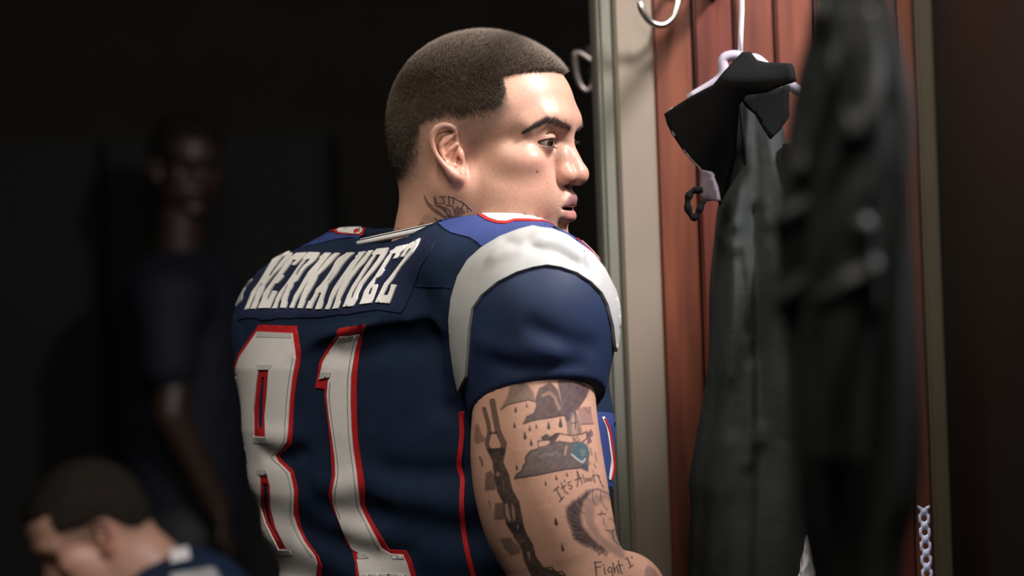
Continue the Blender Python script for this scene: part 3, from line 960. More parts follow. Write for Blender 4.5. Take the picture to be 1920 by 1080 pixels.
VV, QQ, CC, off = [], [], [], 0
for i, (v, q) in enumerate(PIECES):
    VV.append(v)
    QQ.append(q + off)
    CC.append(arm_colour(v) if i == 4 else (skin_colour(v) if i < 3 else np.repeat(SKIN[None], len(v), 0)))
    off += len(v)
VV = np.concatenate(VV)
QQ = np.concatenate(QQ)
CC = np.concatenate(CC)
ROOT_LOC = Vector((AX_B[0], AX_B[1], 0.0))
man = empty('person', ROOT_LOC)
tag(man, 'young man with cropped hair and tattooed arm in navy football jersey, back turned, looking right', 'person')
M_SKIN = mat('skin', attr='skin', noise=(380.0, 0.09), rough=0.45, spec=0.42, sss=0.08, bump=(700.0, 0.22, 0.0006))
body = part('body', np_mesh('body', VV, QQ, {'skin': CC}), M_SKIN, man, label='tanned skin with dark tattoos on neck and right arm')

# ---- eyes
M_EYE = mat('eyeball', attr='eye', rough=0.12, spec=0.5)
GAZE = np.array([0.93, -0.30, -0.20])
GAZE /= np.linalg.norm(GAZE)
for s in (-1, 1):
    bm = bmesh.new()
    bmesh.ops.create_uvsphere(bm, u_segments=64, v_segments=48, radius=0.0123)
    me = bpy.data.meshes.new('eye')
    bm.to_mesh(me)
    bm.free()
    co = np.empty(len(me.vertices) * 3, F32)
    me.vertices.foreach_get('co', co)
    co = co.reshape(-1, 3)
    an = np.degrees(np.arccos(np.clip((co @ GAZE) / 0.0123, -1, 1)))
    col = np.ones((len(co), 4), F32)
    col[:, :3] = (0.42, 0.34, 0.30)
    col[an < 29, :3] = (0.035, 0.018, 0.010)
    col[an < 25, :3] = (0.06, 0.028, 0.013)
    col[an < 12, :3] = (0.004, 0.004, 0.004)
    ca = me.color_attributes.new('eye', 'FLOAT_COLOR', 'POINT')
    ca.data.foreach_set('color', col.ravel())
    me.transform(Matrix(HR).to_4x4())
    me.transform(Matrix.Translation(Vector(from_head((EYE_C[0], s * EYE_C[1], EYE_C[2])))))
    part('eye', me, M_EYE, man, label='dark brown eye')

# ---- strands of hair as thin three-sided spikes
def strands(name, base, dirs, length, rad, bend, material, label=None):
    n = len(base)
    d = dirs / np.linalg.norm(dirs, axis=1)[:, None]
    a = np.cross(d, np.array([0.31, 0.52, 0.79]))
    a /= np.linalg.norm(a, axis=1)[:, None]
    b = np.cross(d, a)
    mid = base + d * (length * .55)[:, None] + bend * (length * .12)[:, None]
    tip = base + d * (length * .95)[:, None] + bend * (length * .45)[:, None]
    Vs = np.empty((n, 7, 3))
    for k in range(3):
        t = 2 * math.pi * k / 3
        o = a * math.cos(t) + b * math.sin(t)
        Vs[:, k] = base + o * rad[:, None]
        Vs[:, 3 + k] = mid + o * rad[:, None] * .8
    Vs[:, 6] = tip
    i = np.arange(n)[:, None] * 7
    T = []
    for k in range(3):
        j = (k + 1) % 3
        T += [np.stack([i[:, 0] + k, i[:, 0] + j, i[:, 0] + 3 + j], 1), np.stack([i[:, 0] + k, i[:, 0] + 3 + j, i[:, 0] + 3 + k], 1),
              np.stack([i[:, 0] + 3 + k, i[:, 0] + 3 + j, i[:, 0] + 6], 1)]
    return part(name, np_mesh(name, Vs.reshape(-1, 3), np.concatenate(T)), material, man, smooth=False, label=label)

def sample(V, Q, n, wgt):
    """random points on quads; returns points and normals"""
    A = np.linalg.norm(np.cross(V[Q[:, 2]] - V[Q[:, 0]], V[Q[:, 3]] - V[Q[:, 1]]), axis=1) * .5 * wgt
    pick = rng.choice(len(Q), n, p=A / A.sum())
    u, v = rng.random((2, n, 1))
    q = Q[pick]
    pt = (V[q[:, 0]] * (1 - u) + V[q[:, 1]] * u) * (1 - v) + (V[q[:, 3]] * (1 - u) + V[q[:, 2]] * u) * v
    nn = np.cross(V[q[:, 2]] - V[q[:, 0]], V[q[:, 3]] - V[q[:, 1]])
    return pt, nn / (np.linalg.norm(nn, axis=1)[:, None] + 1e-12)
HV = np.concatenate([a for a, b in HEADQ])
HQ = np.concatenate([HEADQ[0][1], HEADQ[1][1] + len(HEADQ[0][0]), HEADQ[2][1] + len(HEADQ[0][0]) + len(HEADQ[1][0])])
ctr = HV[HQ].mean(1)
den = hair_density(ctr)
qh = to_head(ctr.astype(F32))
den[(np.linalg.norm((qh * [1, 1, 1]) - [0, 0, 0.0], axis=1) < .02)] = 0
earz = (np.abs(qh[:, 0]) < .045) & (np.abs(qh[:, 2]) < .045) & (np.abs(qh[:, 1]) > .0735)
den[earz] = 0
den = den ** 2.6
pt, nn = sample(HV, HQ, 80000, den)
dq = hair_density(pt)
ql = to_head(pt.astype(F32)).astype(float)
top = sstep(0.03, 0.11, ql[:, 2])
length = (0.0060 + 0.0040 * top) * np.clip(dq, .12, 1) ** 1.3 * (0.8 + .4 * rng.random(len(pt)))
flow = np.array([0.35, 0.0, -0.55]) @ HR.T + np.array([0, 0, 0.0])
front = sstep(0.0, 0.09, ql[:, 0])[:, None]
bend = (1 - top)[:, None] * (np.array([0.25, 0, -0.9]) @ HR.T) + top[:, None] * ((np.array([0.8, 0, -0.1]) @ HR.T) * (1 - 1.0 * front))
dirs = nn * (.55 + .35 * top[:, None]) + rng.normal(size=nn.shape) * .13 + bend * (.75 - .35 * top[:, None])
M_HAIR = mat('hair_strands', (0.098, 0.071, 0.050), rough=0.6, spec=0.4, noise=(90.0, 0.2))
hair = strands('hair', pt, dirs, length, np.full(len(pt), .00017) * (0.7 + .3 * np.clip(dq, 0, 1)), bend, M_HAIR, 'short dark brown buzz cut with faded sides')

# ---- eyebrows: hairs combed outward along the brow
BROW_W = [5.0, 8.5, 9.0, 8.0, 6.4, 4.6, 3.2, 2.0]
bc = bez([(x, y, w_) for (x, y), w_ in zip(BROW, BROW_W)], 60)
k = rng.random(700) ** 0.9 * (len(bc) - 1.01)
ki = k.astype(int)
b0 = bc[ki] + (bc[ki + 1] - bc[ki]) * (k - ki)[:, None]
tg = (bc[ki + 1] - bc[ki])[:, :2]
tg /= np.linalg.norm(tg, axis=1)[:, None]
bp = b0[:, :2] + np.stack([-tg[:, 1], tg[:, 0]], 1) * (rng.normal(size=len(k)) * .42 * b0[:, 2])[:, None]
hp, ok = trace(head_sdf, bp)
hp, tg, b0 = hp[ok], tg[ok], b0[ok]
bn = sdf_normal(head_sdf, hp)
wd = tg[:, :1] * C_R - tg[:, 1:] * C_U + np.array([0, 0, .55]) * (b0[:, :1] > 1025) 
wd = wd - bn * (wd * bn).sum(1)[:, None]
wd = wd / np.linalg.norm(wd, axis=1)[:, None] + bn * .28
ML = mat('brow_hairs', (0.065, 0.050, 0.047), rough=0.5)
n_ = len(hp)
strands('eyebrow', hp, wd + rng.normal(size=wd.shape) * .15, np.full(n_, .0058), np.full(n_, .00012), np.zeros((n_, 3)), ML, 'dark arched eyebrow')
hq = to_head(hp.astype(F32)).astype(float) * [1, -1, 1]
wq = (wd @ HR) * [1, -1, 1]
strands('eyebrow', from_head(hq), wq @ HR.T + rng.normal(size=wd.shape) * .15, np.full(n_, .0058), np.full(n_, .00012), np.zeros((n_, 3)), ML, 'dark arched eyebrow')
# ---- eyelashes along both lid edges
lash, ldir, llen = [], [], []
for t in np.linspace(-1, 1, 34):
    for upl in (1, -1):
        y = .0325 + .0138 * t
        z = .0148 + upl * .0044 * math.sqrt(max(0, 1 - t * t)) + (.0004 if upl > 0 else 0)
        dy, dz = y - EYE_C[1], z - EYE_C[2]
        x = EYE_C[0] + math.sqrt(max(1e-8, .0139 ** 2 - dy * dy - dz * dz))
        lash.append((x, y, z))
        ldir.append((0.8, .35 * t + .1 , -.35 if upl > 0 else -.75))
        llen.append(.0078 if upl > 0 else .0050)
lash, ldir, llen = np.array(lash), np.array(ldir), np.array(llen)
for s in (-1, 1):
    strands('eyelashes', from_head(lash * [1, s, 1]), (ldir * [1, s, 1]) @ HR.T + rng.normal(size=ldir.shape) * .12, llen * (0.8 + .4 * rng.random(len(llen))), np.full(len(llen), .00016), np.tile(np.array([0, 0, .35]), (len(llen), 1)), ML)
# ------------------------------------------------------------------ the jersey
M_MESH = mat('navy_mesh_fabric', (0.0095, 0.0185, 0.043), rough=0.85, spec=0.15, noise=(35.0, 0.12), bump=(900.0, 0.25, 0.0005))
M_SLEEVE = mat('shaded_stretch_fabric', (0.013, 0.024, 0.066), rough=0.62, spec=0.3, noise=(30.0, 0.10), bump=(1200.0, 0.20, 0.0004))  # same cloth as the blue panels, darkened for the shadow on the sleeve
M_ROYAL = mat('blue_stretch_fabric', (0.031, 0.052, 0.175), rough=0.62, spec=0.3, noise=(30.0, 0.10), bump=(1200.0, 0.20, 0.0004))
M_SILVER = mat('silver_grey_fabric', (0.40, 0.40, 0.39), rough=0.6, spec=0.35, noise=(60.0, 0.04), bump=(1000.0, 0.15, 0.0004))
M_WHITE = mat('white_twill', (0.72, 0.69, 0.66), rough=0.6, spec=0.3, noise=(260.0, 0.05), bump=(1500.0, 0.2, 0.0004))
M_FOLD = mat('grey_twill_edge', (0.52, 0.51, 0.50), rough=0.6, noise=(260.0, 0.06))
M_STITCH = mat('grey_thread', (0.30, 0.29, 0.28), rough=0.7)
M_LETTER = mat('cream_twill', (0.76, 0.74, 0.70), rough=0.6, spec=0.3, noise=(200.0, 0.06), bump=(1200.0, 0.2, 0.0004))
M_RED = mat('red_twill', (0.46, 0.016, 0.020), rough=0.6, spec=0.3, noise=(220.0, 0.12), bump=(1500.0, 0.2, 0.0004))
M_PLATE = mat('navy_twill', (0.013, 0.019, 0.048), rough=0.85, spec=0.15, noise=(60.0, 0.10), bump=(1200.0, 0.2, 0.0004))

# the garment's distance field sampled once on a grid, so that patches can be laid on it quickly
GL, GH = np.array([-.43, -.28, .82]), np.array([.21, .45, 1.71])
GS = 0.005
GN = np.ceil((GH - GL) / GS).astype(int) + 1
gx = [GL[i] + np.arange(GN[i]) * GS for i in range(3)]
GRID = np.empty(GN, F32)
for i in range(GN[0]):
    yy, zz = np.meshgrid(gx[1], gx[2], indexing='ij')
    GRID[i] = jersey_sdf(np.stack([np.full(yy.size, gx[0][i]), yy.ravel(), zz.ravel()], 1).astype(F32)).reshape(yy.shape)
def cloth(p):
    u = (np.asarray(p, np.float64) - GL) / GS
    out = np.zeros(len(u))
    uc = np.clip(u, 0, GN - 1.001)
    out += np.linalg.norm((u - uc) * GS, axis=1)
    i = uc.astype(int)
    f = uc - i
    for dx in (0, 1):
        for dy in (0, 1):
            for dz in (0, 1):
                w_ = (f[:, 0] if dx else 1 - f[:, 0]) * (f[:, 1] if dy else 1 - f[:, 1]) * (f[:, 2] if dz else 1 - f[:, 2])
                out += w_ * GRID[i[:, 0] + dx, i[:, 1] + dy, i[:, 2] + dz]
    return out
Vj, Qj = surface(cloth, (-.42, -.27, .83), (.20, .44, 1.70), 0.0045)
Vj = project(cloth, Vj, 1)
# the armhole is a plane through the middle of the shoulder stripe: beyond it lies the sleeve
ARMH = np.array([(868, 700), (864, 620), (876, 545), (930, 490), (1000, 466), (1070, 484), (1122, 530), (1140, 570)], float)
ah, ok = trace(cloth, ARMH)
ah = ah[ok]
A0 = ah.mean(0)
An = np.linalg.svd(ah - A0)[2][2]
if An @ (T_R + np.array([0, 0, -.6])) < 0:
    An = -An
cj = Vj[Qj].mean(1)
def mirror_side(p):
    r, f = torso_coords(p)
    return r
def sleeve_mask(p):
    return ((p - A0) @ An > 0) & (np.linalg.norm(p - SH_R, axis=1) < 0.22) & (mirror_side(p) > 0.09)
mr = sleeve_mask(cj)
# the other armhole: the same plane mirrored across his spine
axm = AX_B + (AX_T - AX_B) * .8
def mirror(p):
    q = p - axm
    return p - 2 * (q @ T_R)[:, None] * T_R
ml = sleeve_mask(mirror(cj) + (SH_R - mirror(SH_L[None])[0]) * .6)
def sub(V, Q, m):
    u, inv = np.unique(Q[m], return_inverse=True)
    return V[u], inv.reshape(-1, 4)
jersey = part('jersey', np_mesh('jersey', *sub(Vj, Qj, ~(mr | ml))), M_MESH, man, label='navy football jersey with silver shoulder stripes')
def jpart(name, me, m, smooth=True, label=None):
    return part(name, me, m, jersey, smooth, label)
jersey.location = (0, 0, 0)
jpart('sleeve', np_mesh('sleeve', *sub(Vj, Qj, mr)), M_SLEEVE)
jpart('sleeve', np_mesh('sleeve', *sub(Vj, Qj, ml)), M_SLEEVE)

def map_px(px, anchor):
    """points and normals on the jersey under picture positions; positions past the outline run on around the cloth"""
    px = np.asarray(px, float)
    pos, ok = trace(cloth, px)
    bad = np.where(~ok)[0]
    if len(bad):
        a = np.asarray(anchor, float)
        lo, hi = np.zeros(len(bad)), np.ones(len(bad))
        dv = px[bad] - a
        L = np.linalg.norm(dv, axis=1)
        for _ in range(11):
            mid = (lo + hi) / 2
            _p, k_ = trace(cloth, a + dv * mid[:, None])
            lo = np.where(k_, mid, lo)
            hi = np.where(k_, hi, mid)
        s0 = np.maximum(lo - 0.5 / L, 0)
        p, k_ = trace(cloth, a + dv * s0[:, None])
        rem = .007 + (1 - lo) * L / 1650.0 * .6
        w_ = dv[:, :1] / L[:, None] * C_R - dv[:, 1:] / L[:, None] * C_U
        n = sdf_normal(cloth, p)
        tg = w_ - n * (w_ * n).sum(1)[:, None]
        tg /= np.linalg.norm(tg, axis=1)[:, None]
        for _ in range(80):
            st = np.minimum(rem, .0015)
            if st.max() <= 0:
                break
            p = p + tg * st[:, None]
            rem = rem - st
            n = sdf_normal(cloth, p)
            p = p - n * cloth(p)[:, None]
            tg = tg - n * (tg * n).sum(1)[:, None]
            tg /= np.linalg.norm(tg, axis=1)[:, None]
        pos[bad] = p
    return pos, sdf_normal(cloth, pos, 1.5e-3)

# left outline of the cloth, row by row: there the big numeral turns the corner
SIL_Y = np.arange(600.0, 1141.0, 12.0)
_lo, _hi = np.full(len(SIL_Y), 380.0), np.full(len(SIL_Y), 640.0)
for _ in range(14):
    _m = (_lo + _hi) / 2
    _k = trace(cloth, np.stack([_m, SIL_Y], 1))[1]
    _hi = np.where(_k, _m, _hi)
    _lo = np.where(_k, _lo, _m)
SIL_X = np.convolve(np.pad(_hi, 1, mode='edge'), [.25, .5, .25], 'valid')
def sil(y):
    return np.interp(y, SIL_Y, SIL_X)
def wrap_px(px, R=0.14, inset=5.0):
    px = np.asarray(px, float)
    base = px.copy()
    xs = sil(px[:, 1]) + inset
    left = px[:, 0] < xs
    base[left, 0] = xs[left]
    pos, ok = trace(cloth, base)
    e = (px[left, 0] - sil(px[left, 1]))
    def arc(v):
        return np.where(v > 0, R * np.arccos(np.clip(1 - v / 1650.0 / R, -1, 1)), v * .0025)
    rem = arc(np.full(len(e), inset)) - arc(e)
    p = pos[left]
    n = sdf_normal(cloth, p)
    tg = -C_R - n * (-C_R * n).sum(1)[:, None]
    tg[:, 2] = 0
    tg /= np.linalg.norm(tg, axis=1)[:, None]
    for _ in range(60):
        st = np.minimum(rem, .0015)
        if len(st) == 0 or st.max() <= 0:
            break
        p = p + tg * st[:, None]
        rem = rem - st
        n = sdf_normal(cloth, p)
        p = p - n * cloth(p)[:, None]
        tg = tg - n * (tg * n).sum(1)[:, None]
        tg /= np.linalg.norm(tg, axis=1)[:, None]
    pos[left] = p
    return pos, sdf_normal(cloth, pos, 1.5e-3)

def decal(name, poly, lift, m, anchor, holes=(), g=5.0, label=None, wrap=False):
    """sewn-on patch: outline in picture positions, laid on the cloth with real thickness"""
    loops = [np.asarray(poly, float)] + [np.asarray(h, float) for h in holes]
    pts, edges = [], []
    for lp in loops:
        k0 = len(pts)
        for i in range(len(lp)):
            a, b = lp[i], lp[(i + 1) % len(lp)]
            k = max(1, int(np.linalg.norm(b - a) / (g * .8)))
            for j in range(k):
                pts.append(tuple(a + (b - a) * j / k))
        edges += [(i, i + 1) for i in range(k0, len(pts) - 1)] + [(len(pts) - 1, k0)]
    def inside(p):
        r = in_poly(p, loops[0])
        for h in loops[1:]:
            r &= ~in_poly(p, h)
        return r
    lo, hi = loops[0].min(0), loops[0].max(0)
    G = np.stack(np.meshgrid(np.arange(lo[0] + g / 2, hi[0], g), np.arange(lo[1] + g / 2, hi[1], g)), -1).reshape(-1, 2)
    if len(G):
        G = G[inside(G)]
        if len(G):
            dd = np.min([seg_dist(G, np.vstack([l, l[:1]])) for l in loops], 0)
            G = G[dd > g * .45]
    allp = pts + [tuple(p) for p in G]
    res = delaunay_2d_cdt([Vector(p) for p in allp], edges, [], 0, 1e-4)
    P2 = np.array([tuple(v) for v in res[0]])
    T = np.array([f for f in res[2]])
    T = T[inside(P2[T].mean(1))]
    pos, nrm = wrap_px(P2) if wrap else map_px(P2, anchor)
    # winding toward the normal
    fn = np.cross(pos[T[:, 1]] - pos[T[:, 0]], pos[T[:, 2]] - pos[T[:, 0]])
    if (fn * nrm[T[:, 0]]).sum() < 0:
        T = T[:, ::-1]
    e = np.concatenate([T[:, [0, 1]], T[:, [1, 2]], T[:, [2, 0]]])
    key = {}
    for a, b in e:
        key[(int(a), int(b))] = 1
    bd = np.array([(a, b) for a, b in key if (b, a) not in key])
    n = len(pos)
    up = pos + nrm * lift
    V = np.concatenate([up, up, pos - nrm * .0006])
    sk = np.concatenate([np.stack([bd[:, 1] + n, bd[:, 0] + n, bd[:, 0] + 2 * n], 1), np.stack([bd[:, 1] + n, bd[:, 0] + 2 * n, bd[:, 1] + 2 * n], 1)])
    F_ = np.concatenate([T, sk])
    u, inv = np.unique(F_, return_inverse=True)
    return jpart(name, np_mesh(name, V[u], inv.reshape(-1, 3)), m, True, label)

def ribbon_poly(line, w_):
    line = bez(line, 30) if len(line) > 2 else np.asarray(line, float)
    t = np.gradient(line, axis=0)
    t /= np.linalg.norm(t, axis=1)[:, None]
    n = np.stack([-t[:, 1], t[:, 0]], 1) * w_ / 2
    return np.vstack([line + n, (line - n)[::-1]])

BK = (640, 720)
def k1(L): return [(430 + x / 6.355, 440 + y / 6.355) for x, y in L]
def k2(L): return [(610 + x / 6.0, 430 + y / 6.0) for x, y in L]
# blue shoulder panels
decal('shoulder_panel', [(822, 419), (832, 428), (845, 436), (862, 441), (880, 445), (895, 454), (908, 466), (940, 470), (1000, 460), (1060, 460), (1105, 490), (1140, 540), (1175, 560), (1180, 480), (1120, 420), (1040, 372), (960, 350), (900, 360), (850, 395)], .0010, M_ROYAL, (990, 500), g=8)
decal('shoulder_panel', [(551, 453), (572, 459.5), (587, 460), (610, 454), (632, 448.5), (660, 445), (672, 447), (690, 425), (640, 405), (590, 412), (545, 432), (525, 452)], .0010, M_ROYAL, (620, 520), g=8)
# silver stripes
STRIPE = [(863, 733), (856, 700), (849, 650), (846, 600), (850, 560), (862, 520), (880, 490), (905, 468), (940, 447), (975, 434), (1000, 428), (1012, 431), (1035, 434), (1060, 444), (1085, 460), (1110, 480), (1130, 506), (1143, 532), (1158, 560), (1172, 600), (1170, 640),
          (1150, 652), (1146, 612), (1136, 572), (1125, 550), (1105, 530), (1080, 514), (1050, 503), (1025, 499), (1000, 503), (970, 512), (935, 530), (905, 555), (888, 580), (882, 620), (879, 670), (876, 706)]
decal('shoulder_stripe', STRIPE, .0034, M_SILVER, (1000, 560), g=5, label='silver grey stripe over the right shoulder')
decal('shoulder_stripe', [(474, 524), (462, 538), (456, 549), (455, 562), (442, 566), (430, 545), (445, 520), (468, 505)], .0016, M_SILVER, (560, 560), g=5)
# stitched name plate and letters
PLATE = k1([(598, 192), (500, 300), (330, 470), (232, 640), (160, 850), (102, 1018), (190, 992), (300, 992), (380, 1018), (500, 1015), (600, 992), (720, 1000), (830, 986), (1000, 990), (1150, 980), (1260, 955)]) + \
    k2([(80, 977), (150, 957), (250, 960), (400, 932), (520, 916), (600, 908), (700, 920), (850, 942), (905, 870), (980, 690), (1080, 420), (1190, 255), (1250, 120), (1080, 72), (1000, 105), (800, 168), (600, 204), (300, 230), (60, 246)])
decal('name_plate', PLATE, .0012, M_PLATE, BK, g=5)
LETTERS = [
    (k1([(600, 210), (670, 225), (640, 275), (550, 390), (475, 500), (517, 500), (600, 380), (680, 285), (715, 232), (768, 237), (735, 290), (640, 400), (560, 480), (440, 625), (395, 725), (357, 800), (360, 815), (325, 895), (272, 898), (320, 790), (345, 705), (375, 650), (422, 592), (395, 597), (340, 670), (300, 750), (240, 895), (205, 910), (268, 755), (287, 700), (370, 590), (430, 490), (540, 300), (525, 302), (528, 285), (560, 255)]), []),
    (k1([(815, 240), (940, 232), (918, 265), (880, 300), (840, 340), (800, 380), (765, 382), (785, 350), (825, 318), (770, 320), (740, 365), (690, 430), (640, 495), (668, 495), (645, 540), (600, 590), (570, 595), (545, 625), (500, 690), (455, 785), (490, 782), (510, 740), (540, 680), (585, 685), (560, 740), (520, 830), (497, 890), (362, 892), (410, 790), (430, 710), (480, 640), (560, 530), (640, 430), (700, 345), (735, 320), (742, 300), (780, 265)]), []),
    (k1([(960, 230), (1092, 232), (1075, 270), (1040, 320), (990, 365), (930, 410), (895, 450), (865, 500), (830, 560), (785, 590), (770, 640), (735, 690), (710, 760), (700, 805), (710, 812), (690, 890), (622, 888), (640, 830), (645, 780), (690, 690), (725, 600), (690, 640), (640, 740), (600, 810), (580, 890), (530, 898), (560, 830), (580, 770), (610, 710), (690, 610), (760, 510), (830, 410), (880, 340), (905, 310), (890, 305), (900, 290), (930, 265)]),
     [k1([(930, 315), (985, 305), (960, 335), (900, 390), (860, 440), (830, 495), (805, 498), (830, 440), (880, 375)])]),
    (k1([(1155, 235), (1228, 235), (1160, 320), (1100, 400), (1040, 495), (1110, 405), (1180, 320), (1240, 262), (1276, 238), (1330, 235), (1290, 280), (1220, 360), (1140, 440), (1075, 500), (1050, 560), (1000, 650), (950, 730), (915, 800), (922, 805), (885, 892), (828, 890), (850, 830), (880, 740), (920, 650), (980, 535), (910, 640), (850, 740), (810, 810), (780, 890), (732, 888), (770, 810), (790, 745), (850, 650), (900, 560), (960, 460), (1060, 350), (1100, 300), (1088, 298), (1100, 280)]), []),
    (k2([(265, 275), (342, 272), (320, 300), (250, 370), (190, 440), (140, 520), (85, 590)]) + k1([(1195, 610), (1160, 700), (1130, 800), (1137, 812), (1110, 898), (1045, 902), (1065, 840), (1095, 770), (1120, 705), (1085, 708), (1040, 790), (1010, 850), (995, 895), (930, 893), (960, 825), (962, 806), (985, 805), (1030, 730), (1055, 665), (1110, 610), (1180, 520), (1240, 430)]) + k2([(130, 385), (165, 340), (205, 315), (240, 295)]),
     [k2([(150, 440), (115, 490), (75, 550), (38, 610), (55, 605), (90, 540), (120, 490)])]),
    (k2([(400, 268), (473, 258), (430, 320), (370, 400), (310, 500), (350, 450), (420, 360), (480, 290), (505, 252), (556, 247), (520, 300), (460, 390), (400, 450), (340, 530), (300, 580), (260, 650), (215, 730), (180, 800), (187, 820), (158, 900), (100, 906), (130, 830), (150, 760), (190, 660), (245, 560), (190, 650), (140, 730), (100, 800), (58, 912), (16, 908), (50, 840), (70, 770), (110, 680), (170, 590), (240, 490), (310, 390), (370, 330), (357, 330), (365, 310), (385, 300)]), []),
    (k2([(598, 232), (728, 218), (710, 265), (670, 335), (620, 400), (560, 480), (490, 560), (430, 640), (380, 740), (375, 790), (325, 875), (215, 885), (240, 830), (265, 760), (320, 650), (380, 560), (450, 450), (520, 350), (560, 300), (542, 295), (555, 275)]),
     [k2([(590, 300), (640, 293), (600, 360), (540, 440), (470, 530), (400, 620), (350, 720), (325, 785), (298, 788), (320, 730), (370, 640), (430, 540), (510, 420)])]),
    (k2([(815, 210), (945, 182), (910, 240), (865, 275), (825, 335), (778, 345), (800, 310), (815, 278), (770, 290), (740, 340), (690, 420), (660, 465), (680, 460), (650, 510), (620, 548), (590, 560), (545, 640), (510, 700), (490, 745), (525, 742), (545, 690), (560, 635), (605, 630), (580, 710), (555, 780), (530, 838), (400, 856), (430, 790), (455, 710), (500, 640), (570, 550), (640, 440), (700, 340), (755, 270), (738, 272), (750, 255), (790, 235)]), []),
    (k2([(960, 180), (1080, 118), (1050, 190), (1000, 270), (940, 350), (870, 430), (820, 500), (770, 580), (720, 640), (695, 690), (665, 750), (715, 752), (740, 700), (760, 628), (817, 633), (790, 700), (765, 770), (735, 845), (575, 832), (610, 760), (640, 700), (680, 620), (740, 550), (810, 460), (880, 370), (960, 270), (990, 228), (960, 235), (930, 270), (900, 322), (862, 322), (890, 280), (930, 225)]), [])]
for pol, hol in LETTERS:
    decal('letter', pol, .0030, M_LETTER, BK, hol, g=4)
# numerals: red outline, white face, grey turned edges
E_RED = [(487, 609), (557, 611), (565, 665), (564, 677), (556, 720), (552, 755), (550, 792), (548, 832), (524, 855), (530, 864), (550, 882), (559, 917), (560, 960), (565, 990), (575, 1012), (597, 1042), (605, 1062), (602, 1085), (590, 1115),
         ] + [(sil(y) - 7.0 + (5 if 846 < y < 868 else 0), y) for y in (1115, 1090, 1060, 1030, 1000, 970, 940, 910, 885, 866, 856, 848, 830, 800, 770, 740, 712)] + [(sil(688) - 2, 688), (449, 662)]
E_WHITE = [(485, 622), (550, 625), (557, 672), (550, 710), (545, 755), (542, 805), (540, 827), (518, 854), (524, 866), (546, 887), (553, 922), (552, 965), (560, 990), (572, 1015), (592, 1042), (597, 1056), (594, 1085), (582, 1108),
           ] + [(sil(y) - 3.5 + (5 if 846 < y < 868 else 0), y) for y in (1108, 1085, 1058, 1030, 1000, 970, 940, 910, 885, 866, 856, 848, 830, 800, 770, 740, 716)] + [(sil(694) + 2, 694), (452, 669)]
S1 = [(487, 693), (506, 693), (503, 740), (499, 780), (500, 819), (479, 818), (478, 770), (483, 720)]
S1N = [(492, 707), (497, 707), (494, 760), (493, 803), (485, 803), (486, 760)]
S2 = [(489, 891), (504, 892), (509, 910), (510, 950), (520, 990), (540, 1029), (525, 1030), (500, 980), (491, 950), (490, 910)]
S2N = [(494, 905), (503, 907), (504, 950), (511, 985), (526, 1016), (520, 1010), (502, 977), (495, 945)]
decal('digit_outline', E_RED, .0012, M_RED, BK, [S1N, S2N], g=4, wrap=True)
decal('digit', E_WHITE, .0022, M_WHITE, BK, [S1, S2], g=4, wrap=True, label='white numeral eight edged in red')
for q in ([(484, 684), (514, 684), (507, 693), (486, 693)], [(478, 820), (503, 819), (505, 830), (478, 830)], [(485, 879), (504, 881), (505, 891), (485, 889)], [(524, 1030), (546, 1030), (551, 1039), (526, 1039)],
          [(485, 622), (550, 625), (549, 634), (484, 632)]):
    decal('turned_edge', q, .0026, M_FOLD, BK, g=5)
O_RED = [(637, 616), (685, 609), (676, 655), (671, 692), (669.5, 730), (670, 780), (672, 825), (677, 860), (685, 915), (685, 950), (695, 970), (712, 1000), (730, 1030), (762, 1032), (772, 1050), (782, 1085), (790, 1115), (672, 1115), (669, 1085), (667, 1055), (662, 1034), (650, 1017), (635, 975), (620, 940), (617, 927), (624, 892), (621, 835), (615, 780), (610, 742), (610, 729), (592, 727), (597, 700), (600, 680), (615, 652)]
O_WHITE = [(637, 629), (675, 625), (667, 660), (660, 705), (659, 755), (661, 805), (664, 840), (669, 875), (674, 920), (676, 945), (687, 970), (705, 1005), (717, 1027), (735, 1038), (757, 1039), (765, 1057), (773, 1085), (780, 1108), (681, 1108), (676, 1080), (671, 1050), (680, 1040), (662, 1029), (647, 1000), (635, 970), (626, 940), (625, 922), (631, 892), (630, 860), (625, 822), (619, 780), (615, 742), (617, 715), (621, 707), (600, 711), (605, 690), (607, 680), (620, 657), (632, 637)]
decal('digit_outline', O_RED, .0012, M_RED, BK, g=6)
decal('digit', O_WHITE, .0020, M_WHITE, BK, g=6, label='white numeral one edged in red')
for q in ([(637, 629), (675, 625), (674, 634), (635, 640)], [(600, 711), (605, 698), (624, 697), (621, 707)], [(672, 1038), (690, 1036), (694, 1046), (674, 1048)], [(735, 1038), (757, 1039), (760, 1047), (738, 1046)], [(682, 1077), (764, 1075), (765, 1079), (682, 1081)]):
    decal('turned_edge', q, .0026, M_FOLD, BK, g=5)
for ln in ([(x - 5, y) for x, y in E_WHITE[2:15]], [(x - 5, y) for x, y in O_WHITE[1:13]], [(x + 5, y + 1) for x, y in O_WHITE[24:33]]):
    decal('stitching', ribbon_poly(ln, 1.3), .0026, M_STITCH, BK, g=6)
